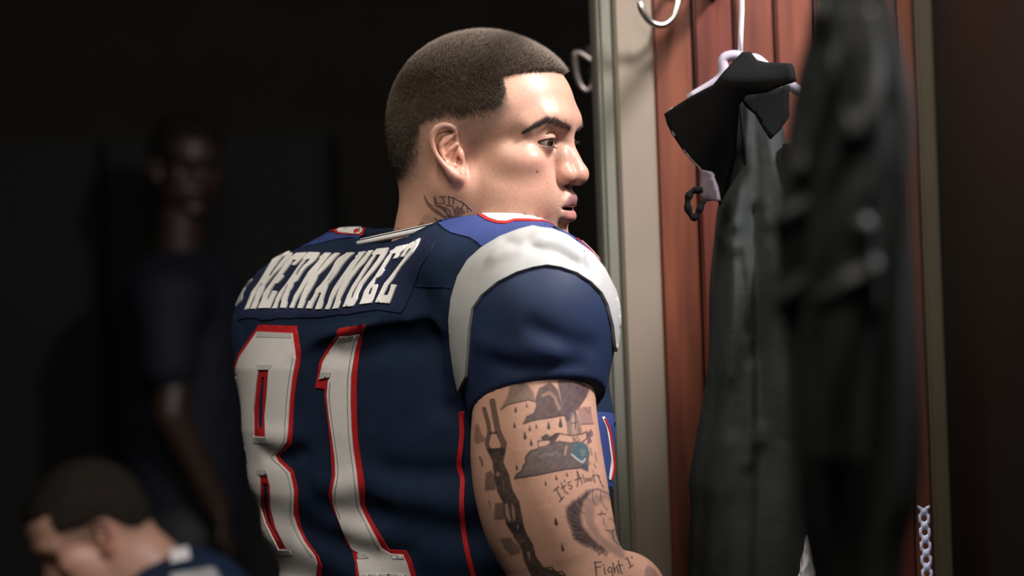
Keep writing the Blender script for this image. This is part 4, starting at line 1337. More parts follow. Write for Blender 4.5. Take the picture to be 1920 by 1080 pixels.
# shoulder numerals seen edge-on, side piping, chest numeral edge
SA = (980, 500)
decal('shoulder_numeral', [(889, 399), (900, 407), (912, 414), (930, 420), (947, 421.5), (965, 416.5), (985, 416), (1023, 417), (1028, 405), (1000, 385), (940, 372), (890, 380)], .0018, M_RED, SA, g=6)
decal('shoulder_numeral', [(896, 399.5), (906, 405), (916, 411), (932, 416.5), (947, 417.5), (963, 413), (985, 412.5), (1010, 414), (1018, 405), (995, 388), (940, 377), (897, 384)], .0024, M_WHITE, SA, g=6, label='white shoulder numeral edged in red')
decal('shoulder_numeral', [(624, 434.5), (632, 439.5), (650, 441), (677, 442), (685, 432), (660, 418), (628, 422)], .0018, M_RED, (640, 500), g=5)
decal('shoulder_numeral', [(631, 434.5), (636, 438), (652, 439.5), (673, 440.5), (680, 433), (658, 422), (634, 426)], .0024, M_WHITE, (640, 500), g=5)
decal('chest_numeral', [(1072, 434), (1090, 448), (1116, 474), (1128, 470), (1100, 435), (1078, 424)], .0022, M_RED, SA, g=5)
decal('chest_numeral', [(1082, 436), (1100, 450), (1122, 472), (1128, 464), (1100, 438), (1085, 430)], .0028, M_WHITE, SA, g=5)
decal('side_piping', ribbon_poly([(866, 772), (867, 810), (863, 850), (861, 873), (866, 890), (868, 903), (866, 935), (867, 970), (873, 1015), (881, 1052), (889, 1082), (896, 1110)], 9.0), .0014, M_RED, BK, g=6)
decal('seam', ribbon_poly([(779, 536), (800, 537), (830, 538), (846, 541)], 2.0), .0010, M_PLATE, BK, g=4)
decal('front_panel', [(1105, 772), (1122, 772), (1150, 775), (1170, 800), (1180, 850), (1165, 900), (1138, 915), (1110, 915)], .0008, M_ROYAL, (960, 790), g=8)
decal('chest_numeral', ribbon_poly([(1129, 782), (1138, 803), (1144, 840), (1147, 870), (1143, 900)], 5.0), .0016, M_WHITE, (960, 800), g=4)
decal('chest_numeral', ribbon_poly([(1131, 785), (1140, 806), (1146, 842), (1149, 870), (1145, 898)], 2.6), .0024, M_RED, (960, 800), g=4)
# collar: white knitted rims round the neck opening
def ring(pts, rr, name, m, flat=1.0):
    V, Fc = tube(pts, rr, 8, closed=True)
    jpart(name, py_mesh(name, V, Fc), m)
def rim(rad, dz):
    q = np.array([COL_C + np.array([rad * math.cos(a), rad * math.sin(a), 0]) for a in np.linspace(0, 2 * math.pi, 73)[:-1]])
    q[:, 2] = collar_rim(q) + dz
    return q
ring(rim(.0790, .0006), .0030, 'collar_trim', M_WHITE)
ring(rim(.0752, .0035), .0020, 'collar_trim', M_WHITE)
ring(rim(.0770, .0022), .0026, 'collar', M_MESH)

# ------------------------------------------------------------------ trousers and shoes (below the frame)
def trouser_sdf(p):
    pel = np.array([AX_B[0] + .03, AX_B[1], .93])
    d = ell(p, pel, (.19, .15, .14), np.stack([T_R, T_F, (0, 0, 1)], 1))
    for s in (-1, 1):
        hip = pel + T_R * .095 * s + np.array([0, 0, -.04])
        knee = pel + T_R * .10 * s + T_F * .02 + np.array([0, 0, -.43])
        ank = pel + T_R * .11 * s + np.array([0, 0, -.84])
        d = smin(d, chain(p, [hip, knee, ank], [.095, .068, .055]), .03)
    return d
V_, Q_ = surface(trouser_sdf, (-.36, -.20, .02), (.24, .34, 1.1), .012)
part('trousers', np_mesh('trousers', V_, Q_), mat('grey_trousers', (.32, .33, .35), rough=.6), man)
for s in (-1, 1):
    ank = np.array([AX_B[0] + .03, AX_B[1], .045]) + T_R * .11 * s
    def shoe(p):
        d = cap(p, ank - T_F * .05, ank + T_F * .14, .044, .036)
        return smax(smin(d, cap(p, ank, ank + [0, 0, .07], .045, .05), .02), 0.004 - p[:, 2], .004)
    V_, Q_ = surface(shoe, ank - .24, ank + .24, .008)
    part('shoe', np_mesh('shoe', V_, Q_), mat('white_shoe', (.5, .5, .5), rough=.4), man)
# ------------------------------------------------------------------ the room shell
def box_me(name, x0, x1, y0, y1, z0, z1, bev=0.0):
    bm = bmesh.new()
    bmesh.ops.create_cube(bm, size=1.0)
    for v in bm.verts:
        v.co = Vector(((x0 + x1) / 2 + v.co.x * (x1 - x0), (y0 + y1) / 2 + v.co.y * (y1 - y0), (z0 + z1) / 2 + v.co.z * (z1 - z0)))
    if bev:
        bmesh.ops.bevel(bm, geom=bm.edges[:], offset=bev, segments=2, affect='EDGES')
    me = bpy.data.meshes.new(name)
    bm.to_mesh(me)
    bm.free()
    return me
def structure(name, me, m):
    o = link(name, me, m, None, False)
    o['kind'] = 'structure'
    return o
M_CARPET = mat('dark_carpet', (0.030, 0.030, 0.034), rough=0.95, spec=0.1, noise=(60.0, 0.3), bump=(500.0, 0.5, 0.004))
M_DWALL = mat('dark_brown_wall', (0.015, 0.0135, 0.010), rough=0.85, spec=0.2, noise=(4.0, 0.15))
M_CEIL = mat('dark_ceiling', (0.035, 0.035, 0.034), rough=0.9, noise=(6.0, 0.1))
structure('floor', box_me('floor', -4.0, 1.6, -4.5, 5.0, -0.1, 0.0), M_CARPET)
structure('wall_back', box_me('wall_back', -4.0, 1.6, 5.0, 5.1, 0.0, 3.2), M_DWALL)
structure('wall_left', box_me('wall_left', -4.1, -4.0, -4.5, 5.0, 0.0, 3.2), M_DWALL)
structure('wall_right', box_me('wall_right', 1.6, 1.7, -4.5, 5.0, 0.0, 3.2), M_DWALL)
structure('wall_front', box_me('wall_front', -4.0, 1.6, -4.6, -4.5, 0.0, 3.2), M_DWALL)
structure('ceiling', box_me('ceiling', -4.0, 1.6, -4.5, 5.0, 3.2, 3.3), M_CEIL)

# ------------------------------------------------------------------ the wooden locker
LA = math.radians(3.3)
L_IN = np.array([math.cos(LA), math.sin(LA), 0.0])       # into the locker
L_AL = np.array([math.sin(LA), -math.cos(LA), 0.0])      # along the row toward the camera
L_0 = P(1237, 540, 0.33)
L_0[2] = 0.0
def lk(s, d, z):
    """locker coordinates: s along the row, d into it, z up"""
    return L_0 + L_AL * s + L_IN * d + np.array([0, 0, z])
def wood(name, color, dark):
    m = bpy.data.materials.new(name)
    m.use_nodes = True
    N, L = m.node_tree.nodes, m.node_tree.links
    b = N['Principled BSDF']
    tc = N.new('ShaderNodeTexCoord')
    oi = N.new('ShaderNodeObjectInfo')
    ad = N.new('ShaderNodeVectorMath')
    ad.operation = 'ADD'
    sc = N.new('ShaderNodeVectorMath')
    sc.operation = 'SCALE'
    sc.inputs['Scale'].default_value = 7.0
    cmb = N.new('ShaderNodeCombineXYZ')
    L.new(oi.outputs['Random'], cmb.inputs[0])
    L.new(oi.outputs['Random'], cmb.inputs[2])
    L.new(cmb.outputs[0], sc.inputs[0])
    L.new(tc.outputs['Object'], ad.inputs[0])
    L.new(sc.outputs[0], ad.inputs[1])
    mp = N.new('ShaderNodeMapping')
    mp.inputs['Scale'].default_value = (22, 22, 1.6)
    L.new(ad.outputs[0], mp.inputs['Vector'])
    n = N.new('ShaderNodeTexNoise')
    n.inputs['Scale'].default_value = 2.2
    n.inputs['Detail'].default_value = 7
    n.inputs['Distortion'].default_value = 0.6
    L.new(mp.outputs[0], n.inputs['Vector'])
    cr = N.new('ShaderNodeValToRGB')
    cr.color_ramp.elements[0].position = 0.30
    cr.color_ramp.elements[0].color = (*dark, 1)
    cr.color_ramp.elements[1].position = 0.72
    cr.color_ramp.elements[1].color = (*color, 1)
    L.new(n.outputs['Fac'], cr.inputs[0])
    hs = N.new('ShaderNodeHueSaturation')
    mr = N.new('ShaderNodeMapRange')
    mr.inputs['To Min'].default_value = 0.66
    mr.inputs['To Max'].default_value = 1.25
    L.new(oi.outputs['Random'], mr.inputs['Value'])
    L.new(mr.outputs[0], hs.inputs['Value'])
    mr2 = N.new('ShaderNodeMapRange')
    mr2.inputs['To Min'].default_value = 0.484
    mr2.inputs['To Max'].default_value = 0.512
    L.new(oi.outputs['Random'], mr2.inputs['Value'])
    L.new(mr2.outputs[0], hs.inputs['Hue'])
    L.new(cr.outputs[0], hs.inputs['Color'])
    L.new(hs.outputs[0], b.inputs['Base Color'])
    b.inputs['Roughness'].default_value = 0.42
    return m
M_WOOD = wood('cherry_wood', (0.185, 0.046, 0.026), (0.085, 0.019, 0.012))
M_TRIM_DIM = mat('dimmed_trim_paint', (0.075, 0.060, 0.036), rough=0.6, noise=(9.0, 0.06))  # trim colour darkened to stand for the weak light on it
M_SAGE = mat('sage_grey_paint', (0.170, 0.168, 0.135), rough=0.5, spec=0.3, noise=(9.0, 0.04))
M_POST = mat('cream_paint', (0.245, 0.200, 0.156), rough=0.5, spec=0.3, noise=(9.0, 0.04))
M_SHADEP = mat('shade_dark_panel', (0.005, 0.005, 0.003), rough=0.6, noise=(12.0, 0.2))  # near-black colour stands for the locker back lying in shadow

def prism(name, prof, s, z0, z1):
    """profile in locker (s, d) plan, extruded upward"""
    n = len(prof)
    V = [lk(s + a, b, z) for z in (z0, z1) for a, b in prof]
    Fc = [tuple(range(n - 1, -1, -1)), tuple(range(n, 2 * n))] + [(i, (i + 1) % n, n + (i + 1) % n, n + i) for i in range(n)]
    me = py_mesh(name, V, Fc)
    bm = bmesh.new()
    bm.from_mesh(me)
    bmesh.ops.recalc_face_normals(bm, faces=bm.faces[:])
    bmesh.ops.bevel(bm, geom=[e for e in bm.edges if abs((e.verts[0].co - e.verts[1].co).normalized().z) > .9], offset=.0035, segments=2, affect='EDGES')
    bm.to_mesh(me)
    bm.free()
    return me
def lbox(name, s0, s1, d0, d1, z0, z1):
    return prism(name, [(s0, d0), (s1, d0), (s1, d1), (s0, d1)], 0, z0, z1)
LK_H = 1.97
LSP = 2.20
LD_ = 0.320
lroot = empty('wooden_locker', Vector(lk(.55, .15, 0)))
tag(lroot, 'open cherry wood locker with a cream painted post, right of the man', 'locker')
def divider(s, sg):
    # moulded cream post on the front edge, boards on the inner face
    part('post', prism('post', [(.020 * sg, .000), (.020 * sg, -.046), (-.060 * sg, -.046), (-.060 * sg, .000)], s, 0, LK_H), M_POST, lroot, smooth=False)
    part('post_edge', prism('post_edge', [(.014 * sg, -.046), (.014 * sg, -.064), (.006 * sg, -.068), (-.060 * sg, -.068), (-.060 * sg, -.046)], s, 0, LK_H), M_SAGE, lroot, smooth=False)
    part('core_panel', prism('core_panel', [(-.030 * sg, 0), (-.012 * sg, 0), (-.012 * sg, LD_ + .05), (-.030 * sg, LD_ + .05)], s, 0.02, LK_H), M_SHADEP, lroot, smooth=False)
    wb = .0500
    k = 0
    d = .002
    while d < LD_ - .01:
        e = min(d + wb - .0035, LD_)
        f = .004 + .0015 * (k % 3 == 1)
        part('board', prism('board', [(-.012 * sg, d), (f * sg, d), (f * sg, e), (-.012 * sg, e)], s, 0.02, LK_H), M_WOOD, lroot, smooth=False)
        d += wb
        k += 1
divider(0.0, 1)
divider(LSP, -1)
part('corner_trim', lbox('corner_trim', .004, .022, LD_, LD_ + .021, .02, LK_H), M_TRIM_DIM, lroot, smooth=False)
part('back_panel', lbox('back_panel', .004, LSP - .004, LD_ + .021, LD_ + .036, .02, LK_H), M_SHADEP, lroot, smooth=False)
part('plinth', lbox('plinth', .006, LSP - .034, .03, LD_ + .02, 0.0, .02), M_SHADEP, lroot, smooth=False)

# ------------------------------------------------------------------ hooks, rail, hanger
M_CHROME = mat('brushed_nickel', (0.62, 0.58, 0.53), rough=0.28, metal=1.0, noise=(120.0, 0.05))
M_PLASTIC = mat('white_plastic', (0.80, 0.79, 0.82), rough=0.3, spec=0.5, noise=(30.0, 0.02))
def wall_y(px, py, s_off):
    """depth Y where the picture ray meets the lit board face moved s_off toward the camera"""
    lo, hi = -1.0, 1.0
    for _ in range(40):
        m = (lo + hi) / 2
        if (P(px, py, m) - L_0) @ L_AL > s_off:
            lo = m
        else:
            hi = m
    return (lo + hi) / 2
M_LAV = mat('lavender_grey_plastic', (0.42, 0.38, 0.46), rough=0.35, noise=(30.0, 0.05))
def hookpart(label, line, plate_px, r, name='coat_hook'):
    root = empty(name, Vector(line[0]))
    tag(root, label, 'hook')
    V, Fc = tube(bez(line, 36), [r * (1.0 if k < 34 else .8) for k in range(len(bez(line, 36)))], 14)
    part('prong', py_mesh('prong', V, Fc), M_CHROME, root)
    return root
y0 = wall_y(1272, -20, .03)
hk = hookpart('bent nickel coat hook on the wood boards, at the top beside the cream post',
              [P(1274, -40, y0 + .015), P(1273, -22, y0 - .003), P(1271, 5, y0 - .01), P(1262, 33, y0 - .015), P(1243, 47, y0 - .02), P(1221, 42, y0 - .025), P(1205, 22, y0 - .03), P(1199, 3, y0 - .03)], None, .0042)
me = box_me('plate', -.014, .014, -.004, .004, -.016, .016, .003)
me.transform(Matrix.Rotation(LA, 4, 'Z'))
me.transform(Matrix.Translation(Vector(P(1274, -38, wall_y(1274, -38, .0115)))))
part('plate', me, M_CHROME, hk)
yb = 0.62
M_CHROME_ = M_CHROME
M_CHROME = mat('dimmed_hook_metal', (0.10, 0.085, 0.075), rough=0.4, metal=1.0, noise=(120.0, 0.05))  # hook metal darkened to stand for the lack of light there
hk2 = hookpart('blurred coat hook in the dark behind the cream post', [P(1112, 118, yb), P(1080, 100, yb), P(1078, 130, yb), P(1086, 160, yb), P(1100, 172, yb), P(1112, 160, yb), P(1114, 140, yb)], None, .0065)
me = box_me('plate', -.012, .012, -.004, .004, -.03, .03, .003)
me.transform(Matrix.Translation(Vector(P(1114, 128, yb + .008))))
part('plate', me, M_CHROME, hk2)
M_CHROME = M_CHROME_
HY = 0.08
JY = -1.27
rl = lroot                                # the rails are screwed to the locker
hd = (P(1391, -60, HY) - L_0) @ L_IN
rz = P(1391, -72, HY)[2]
V, Fc = tube([lk(.007, hd, rz), lk(.30, hd, rz)], .0110, 16)
part('hanging_rail', py_mesh('hanging_rail', V, Fc), M_CHROME, rl)
jp = P(1590, -255, JY)
hd2 = (jp - L_0) @ L_IN
V, Fc = tube([lk(.007, hd2, 1.956), lk(LSP - .008, hd2, 1.956)], .0125, 16)
part('hanging_rail', py_mesh('hanging_rail', V, Fc), M_CHROME, rl)
for s in (.007, LSP - .016):
    for h_, z_ in (((hd, rz), (hd2, 1.956)) if s < 1 else ((hd2, 1.956),)):
        V, Fc = tube([lk(s, h_, z_), lk(s + .008, h_, z_)], .0136, 20)
        part('rail_flange', py_mesh('rail_flange', V, Fc), M_CHROME, rl)
hg = empty('clothes_hanger', Vector(P(1390, 95, HY)))
tag(hg, 'white plastic clothes hanger carrying the black jacket', 'hanger')
ha = P(1391, -72, HY)
ring_ = [ha + np.array([.0185 * math.sin(a), 0, .0185 * math.cos(a)]) for a in np.linspace(-2.1, 2.55, 22)]
V, Fc = tube(list(ring_) + [P(1391, -20, HY), P(1391, 20, HY), P(1389, 60, HY), P(1388, 108, HY)], .0030, 10)
part('hook', py_mesh('hook', V, Fc), M_PLASTIC, hg)
for sgn, e in ((-1, (1352, 146)), (1, (1453, 140))):
    V, Fc = tube(bez([P(1388, 106, HY), P(1388 + sgn * 14, 104 if sgn < 0 else 112, HY), P(1388 + sgn * 32, 112, HY), P(e[0], e[1], HY), P(e[0] + sgn * 60, e[1] + 40, HY + .01)], 20), .0062, 10)
    part('arm', py_mesh('arm', V, Fc), M_LAV, hg)

# ------------------------------------------------------------------ jackets
M_NYLON = mat('black_nylon', (0.022, 0.026, 0.024), rough=0.78, spec=0.25, noise=(25.0, 0.2), bump=(70.0, 0.25, 0.004))
M_MATT = mat('black_cloth', (0.006, 0.0065, 0.0065), rough=0.9, spec=0.12, noise=(25.0, 0.2), bump=(60.0, 0.2, 0.003))
M_NYLON2 = mat('black_coat_cloth', (0.010, 0.012, 0.0115), rough=0.58, spec=0.3, noise=(25.0, 0.2), bump=(70.0, 0.25, 0.004))
M_PIPE = mat('grey_piping', (0.30, 0.27, 0.25), rough=0.6)
def drape(name, rows, Y, dep, folds_n, amp, m, root, seed=0, nseg=120, nz=110, ridges=(), label=None):
    """hanging garment: rows of (py, px_left, px_right); closed lofted body with vertical folds that deepen downward"""
    r = np.random.default_rng(seed)
    ph = r.random(6) * 6.28
    rows = np.asarray(rows, float)
    ys = np.linspace(rows[0, 0], rows[-1, 0], nz)
    sl = np.array([np.interp(ys, rows[:, 0], rows[:, 1]), np.interp(ys, rows[:, 0], rows[:, 2])])
    for _ in range(4):
        sl[:, 1:-1] = (sl[:, :-2] + 2 * sl[:, 1:-1] + sl[:, 2:]) / 4
    V = []
    for j, py in enumerate(ys):
        a, b = P(sl[0, j], py, Y), P(sl[1, j], py, Y)
        c = (a + b) / 2
        hw = np.linalg.norm(b - a) / 2
        t = j / (nz - 1)
        hd_ = dep * (0.35 + 0.65 * min(1, t * 4))
        grow = min(1.0, .25 + 2.2 * t)
        for k in range(nseg):
            an = 2 * math.pi * k / nseg
            ca, sa = math.cos(an), math.sin(an)
            f = 1 + 0.0
            w_ = amp * grow * (math.sin(folds_n * an + ph[0] + 1.4 * math.sin(t * 5 + ph[1])) * .6 + .55 * math.sin((folds_n * 1.9) * an + ph[2] + t * 6) + .35 * math.sin(3 * an + t * 14 + ph[3]))
            w_ += amp * .7 * math.sin(t * 30 + 4 * an + ph[4]) * math.exp(-((t - .28) / .16) ** 2)
            if sa < 0:
                vx = (sl[0, j] + sl[1, j]) / 2 + ca * (sl[1, j] - sl[0, j]) / 2
                for (x0, y0_, x1, y1_, rw, ra) in ridges:
                    ux, uy = x1 - x0, y1_ - y0_
                    q = min(1, max(0, ((vx - x0) * ux + (py - y0_) * uy) / (ux * ux + uy * uy)))
                    dd = ((vx - x0 - q * ux) ** 2 + (py - y0_ - q * uy) ** 2) / (rw * rw)
                    if dd < 9:
                        w_ += ra * math.exp(-dd)
            dx = np.sign(ca) * abs(ca) ** .8 * hw
            dy = np.sign(sa) * abs(sa) ** .8 * hd_
            V.append(c + C_R * (dx + .35 * w_ * ca * abs(ca)) + np.array([0, 1.0, 0]) * (dy + w_ * sa) )
    Fc = [(j * nseg + k, j * nseg + (k + 1) % nseg, (j + 1) * nseg + (k + 1) % nseg, (j + 1) * nseg + k) for j in range(nz - 1) for k in range(nseg)]
    Fc += [tuple(range(nseg - 1, -1, -1)), tuple(range((nz - 1) * nseg, nz * nseg))]
    return part(name, py_mesh(name, V, [f[::-1] for f in Fc]), m, root, True, label)

def sheet(name, poly, Yf, th, m, root, g=9.0, label=None):
    """cloth flap: outline in picture positions with its own depth function and thickness"""
    lp = np.asarray(poly, float)
    pts = []
    for i in range(len(lp)):
        a, b = lp[i], lp[(i + 1) % len(lp)]
        k = max(1, int(np.linalg.norm(b - a) / g))
        pts += [tuple(a + (b - a) * j / k) for j in range(k)]
    n0 = len(pts)
    edges = [(i, (i + 1) % n0) for i in range(n0)]
    lo, hi = lp.min(0), lp.max(0)
    G = np.stack(np.meshgrid(np.arange(lo[0], hi[0], g), np.arange(lo[1], hi[1], g)), -1).reshape(-1, 2)
    G = G[in_poly(G, lp)]
    G = G[seg_dist(G, np.vstack([lp, lp[:1]])) > g * .45]
    res = delaunay_2d_cdt([Vector(p) for p in pts + [tuple(q) for q in G]], edges, [], 0, 1e-4)
    P2 = np.array([tuple(v) for v in res[0]])
    T = np.array([f for f in res[2]])
    T = T[in_poly(P2[T].mean(1), lp)]
    V = np.array([P(x, y, Yf(x, y)) for x, y in P2])
    me = np_mesh(name, V, T)
    o = part(name, me, m, root, True, label)
    md = o.modifiers.new('thickness', 'SOLIDIFY')
    md.thickness = th
    md.offset = 0
    return o

j1 = empty('black_jacket', Vector(P(1430, 300, HY)))
tag(j1, 'black jacket with stand-up collar hanging on the white hanger, nearer the post', 'jacket', 'jackets hanging in the locker')
drape('body', [(175, 1386, 1450), (260, 1374, 1470), (330, 1362, 1500), (400, 1342, 1530), (500, 1336, 1550), (650, 1329, 1570), (760, 1318, 1580), (850, 1303, 1585), (915, 1292, 1590), (930, 1299, 1590), (1080, 1293, 1600), (1300, 1280, 1610), (1500, 1275, 1610)],
      HY + .015, .075, 5, .0070, M_NYLON, j1, seed=3, nseg=200, nz=150,
      ridges=[(1398, 200, 1378, 420, 16, .007), (1372, 430, 1362, 700, 18, .007), (1385, 480, 1400, 620, 10, -.006), (1442, 470, 1466, 800, 19, .008), (1415, 400, 1425, 780, 12, -.007), (1375, 830, 1372, 1080, 22, .007), (1408, 690, 1402, 860, 13, .006), (1460, 840, 1455, 1080, 22, .008), (1425, 840, 1420, 1080, 13, -.007), (1345, 440, 1375, 470, 13, .005), (1440, 420, 1500, 390, 15, .005)])
drape('sleeve', [(270, 1468, 1522), (400, 1496, 1578), (700, 1530, 1612), (960, 1540, 1618), (1010, 1544, 1614)], HY - .03, .045, 4, .006, M_NYLON, j1, seed=8, nseg=80, nz=80)
def collar_y(x, y):
    return HY - .045 - .00045 * (x - 1330) + .045 * max(0, (150 - y) / 60) + .00022 * (y - 200) + .012 * math.sin(x * .03 + y * .012)
sheet('collar', [(1249, 213), (1262, 204), (1300, 180), (1340, 158), (1366, 130), (1392, 101), (1408, 100), (1420, 116), (1440, 120), (1486, 122), (1490, 150), (1470, 160), (1440, 172), (1400, 176), (1386, 196), (1384, 240), (1378, 300), (1366, 350), (1352, 386), (1340, 360), (1328, 340), (1310, 312), (1288, 288), (1268, 258), (1254, 232)],
      collar_y, .006, M_MATT, j1, label='stiff black collar folded outward')
sheet('inner_collar', [(1386, 180), (1430, 172), (1480, 160), (1480, 220), (1462, 245), (1444, 262), (1430, 240), (1416, 215), (1398, 200)], lambda x, y: HY - .058, .005, M_MATT, j1)
V, Fc = tube(bez([P(x, y, collar_y(x, y) - .002) for x, y in ((1262, 204), (1251, 213), (1256, 234), (1270, 260), (1290, 289), (1312, 314), (1330, 342))], 24), .0018, 6)
part('piping', py_mesh('piping', V, Fc), M_PIPE, j1)
V, Fc = tube(bez([P(x, y, HY - .03) for x, y in ((1385, 185), (1392, 240), (1398, 320), (1406, 400), (1414, 480), (1418, 700), (1421, 1000))], 30), .0020, 6)
part('zip', py_mesh('zip', V, Fc), M_MATT, j1)
# dangling tab with a buckle
sheet('tab', [(1316, 318), (1334, 322), (1345, 350), (1350, 378), (1336, 376), (1322, 378), (1314, 362)], lambda x, y: HY - .05 + .0004 * (1340 - x), .005, mat('grey_lining', (.13, .105, .125), rough=.5, noise=(80.0, .2)), j1, g=6)
V, Fc = tube(bez([P(x, y, HY - .055) for x, y in ((1318, 356), (1300, 358), (1290, 372), (1291, 394), (1302, 408), (1311, 394), (1320, 376))], 30), [.0030 + .0016 * math.sin(k * .55) ** 2 for k in range(len(bez([(0, 0)] * 7, 30)))], 8)
part('buckle', py_mesh('buckle', V, Fc), M_MATT, j1)

j2 = empty('black_jacket', Vector(P(1590, 200, JY)))
tag(j2, 'blurred black jacket hanging nearest the camera, in front of the other jacket', 'jacket', 'jackets hanging in the locker')
drape('body', [(-260, 1560, 1620), (-140, 1530, 1650), (0, 1522, 1668), (70, 1510, 1682), (130, 1496, 1694), (250, 1480, 1708), (350, 1458, 1712), (440, 1448, 1714), (560, 1462, 1716), (700, 1480, 1722), (850, 1490, 1724), (930, 1496, 1720), (1000, 1506, 1692), (1080, 1526, 1684), (1250, 1540, 1680), (1500, 1545, 1680)],
      JY, .060, 4, .0080, M_NYLON2, j2, seed=11, nseg=160, nz=150, ridges=[(1455, 585, 1560, 470, 15, .020), (1462, 420, 1540, 370, 14, .012), (1535, 670, 1545, 790, 14, .018), (1545, 40, 1580, 150, 20, .018), (1500, 330, 1560, 260, 16, .012)])
drape('sleeve', [(20, 1560, 1640), (120, 1548, 1660), (300, 1530, 1668), (480, 1516, 1660), (620, 1510, 1640), (760, 1512, 1625), (860, 1520, 1610)], JY - .075, .040, 3, .008, M_NYLON2, j2, seed=5, nseg=120, nz=110, ridges=[(1604, 430, 1616, 580, 14, .018), (1560, 120, 1580, 260, 18, .014), (1540, 560, 1620, 500, 14, .012)])
hg2 = empty('clothes_hanger', Vector(P(1590, -260, JY)))
tag(hg2, 'clothes hanger holding the blurred jacket nearest the camera', 'hanger')
top2 = P(1590, -255, JY)
hz = 1.956 - top2[2]
V, Fc = tube([top2 + np.array([0, 0, -.02]), top2 + np.array([0, 0, hz - .05]), top2 + np.array([.012, 0, hz - .026])] + [top2 + np.array([.019 * math.sin(a), 0, hz + .019 * math.cos(a)]) for a in np.linspace(2.2, -2.0, 16)], .003, 8)
part('hook', py_mesh('hook', V, Fc), M_PLASTIC, hg2)
V, Fc = tube(bez([P(1530, -190, JY), P(1560, -245, JY), P(1590, -258, JY), P(1620, -245, JY), P(1650, -190, JY)], 20), .006, 8)
part('arm', py_mesh('arm', V, Fc), M_PLASTIC, hg2)

# ------------------------------------------------------------------ bright plastic bag between the jackets, pierced strap
M_BAG = mat('white_film', (0.82, 0.82, 0.88), rough=0.18, spec=0.6, noise=(40.0, 0.05), bump=(30.0, 0.8, 0.02))
bg = empty('plastic_bag', Vector(P(1520, 1080, -.12)))
tag(bg, 'crumpled bright white plastic bag showing between the two jackets', 'bag')
drape('bag', [(1004, 1513, 1516), (1020, 1508, 1524), (1045, 1505, 1530), (1080, 1500, 1536), (1150, 1490, 1550), (1240, 1485, 1556)], -.12, .022, 5, .006, M_BAG, bg, seed=2, nseg=40, nz=40)
M_STRAP = mat('pale_blue_plastic', (0.55, 0.60, 0.85), rough=0.25, spec=0.6, noise=(50.0, 0.05))
sx0, sy0 = 1731.0, 947.0
poly, holes = [], []
def spx(u, v):                     # strap coordinates in px: across, down
    return (sx0 + u + v * .052, sy0 + v)
left, right = [], []
for k in range(9):
    v = 12 + 26 * k
    for arr, sg in ((left, -1), (right, 1)):
        for a in np.linspace(-1.25, 1.25, 7):
            arr.append(spx(sg * (12.5 - 6.0 * math.cos(a)), v + 6.0 * math.sin(a)))
    holes.append([spx(5.6 * math.cos(a), v + 13 + 5.6 * math.sin(a)) for a in np.linspace(0, 6.283, 15)[:-1]])
poly = [spx(-12, 0), spx(-6, 2), spx(0, 6), spx(6, 2), spx(12, 0)] + right + [spx(12, 245), spx(-12, 245)] + left[::-1]
YS = -0.02
loops = [np.array(poly)] + [np.array(h) for h in holes]
pts, edges = [], []
for lp in loops:
    k0 = len(pts)
    pts += [tuple(p) for p in lp]
    edges += [(i, i + 1) for i in range(k0, len(pts) - 1)] + [(len(pts) - 1, k0)]
res = delaunay_2d_cdt([Vector(p) for p in pts], edges, [], 0, 1e-4)
P2 = np.array([tuple(v) for v in res[0]])
T = np.array([f for f in res[2]])
cen = P2[T].mean(1)
keep = in_poly(cen, loops[0])
for h in loops[1:]:
    keep &= ~in_poly(cen, h)
me = np_mesh('strap', np.array([P(x, y, YS) for x, y in P2]), T[keep])
o = link('pierced_strap', me, M_STRAP, None, False)
md = o.modifiers.new('thickness', 'SOLIDIFY')
md.thickness = .003
tag(o, 'pale blue pierced plastic strap hanging at the lower right of the locker', 'strap')
# ------------------------------------------------------------------ far lockers and the two blurred team-mates
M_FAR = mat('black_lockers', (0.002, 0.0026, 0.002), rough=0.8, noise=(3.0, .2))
ftop = P(200, 262, 4.45)[2]
for k in range(4):
    x0 = -2.95 + k * .62
    root = empty('far_locker', Vector((x0 + .3, 4.7, 0)))
    tag(root, ('leftmost', 'second from left', 'third from left', 'rightmost')[k] + ' of the dark lockers along the far wall', 'locker', 'dark lockers along the far wall')
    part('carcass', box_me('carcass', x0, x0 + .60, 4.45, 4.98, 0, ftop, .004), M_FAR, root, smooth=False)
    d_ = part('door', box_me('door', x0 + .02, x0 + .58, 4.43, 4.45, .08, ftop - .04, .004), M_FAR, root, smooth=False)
    part('handle', box_me('handle', x0 + .50, x0 + .52, 4.41, 4.43, 1.0, 1.14, .004), M_FAR, d_, smooth=False)
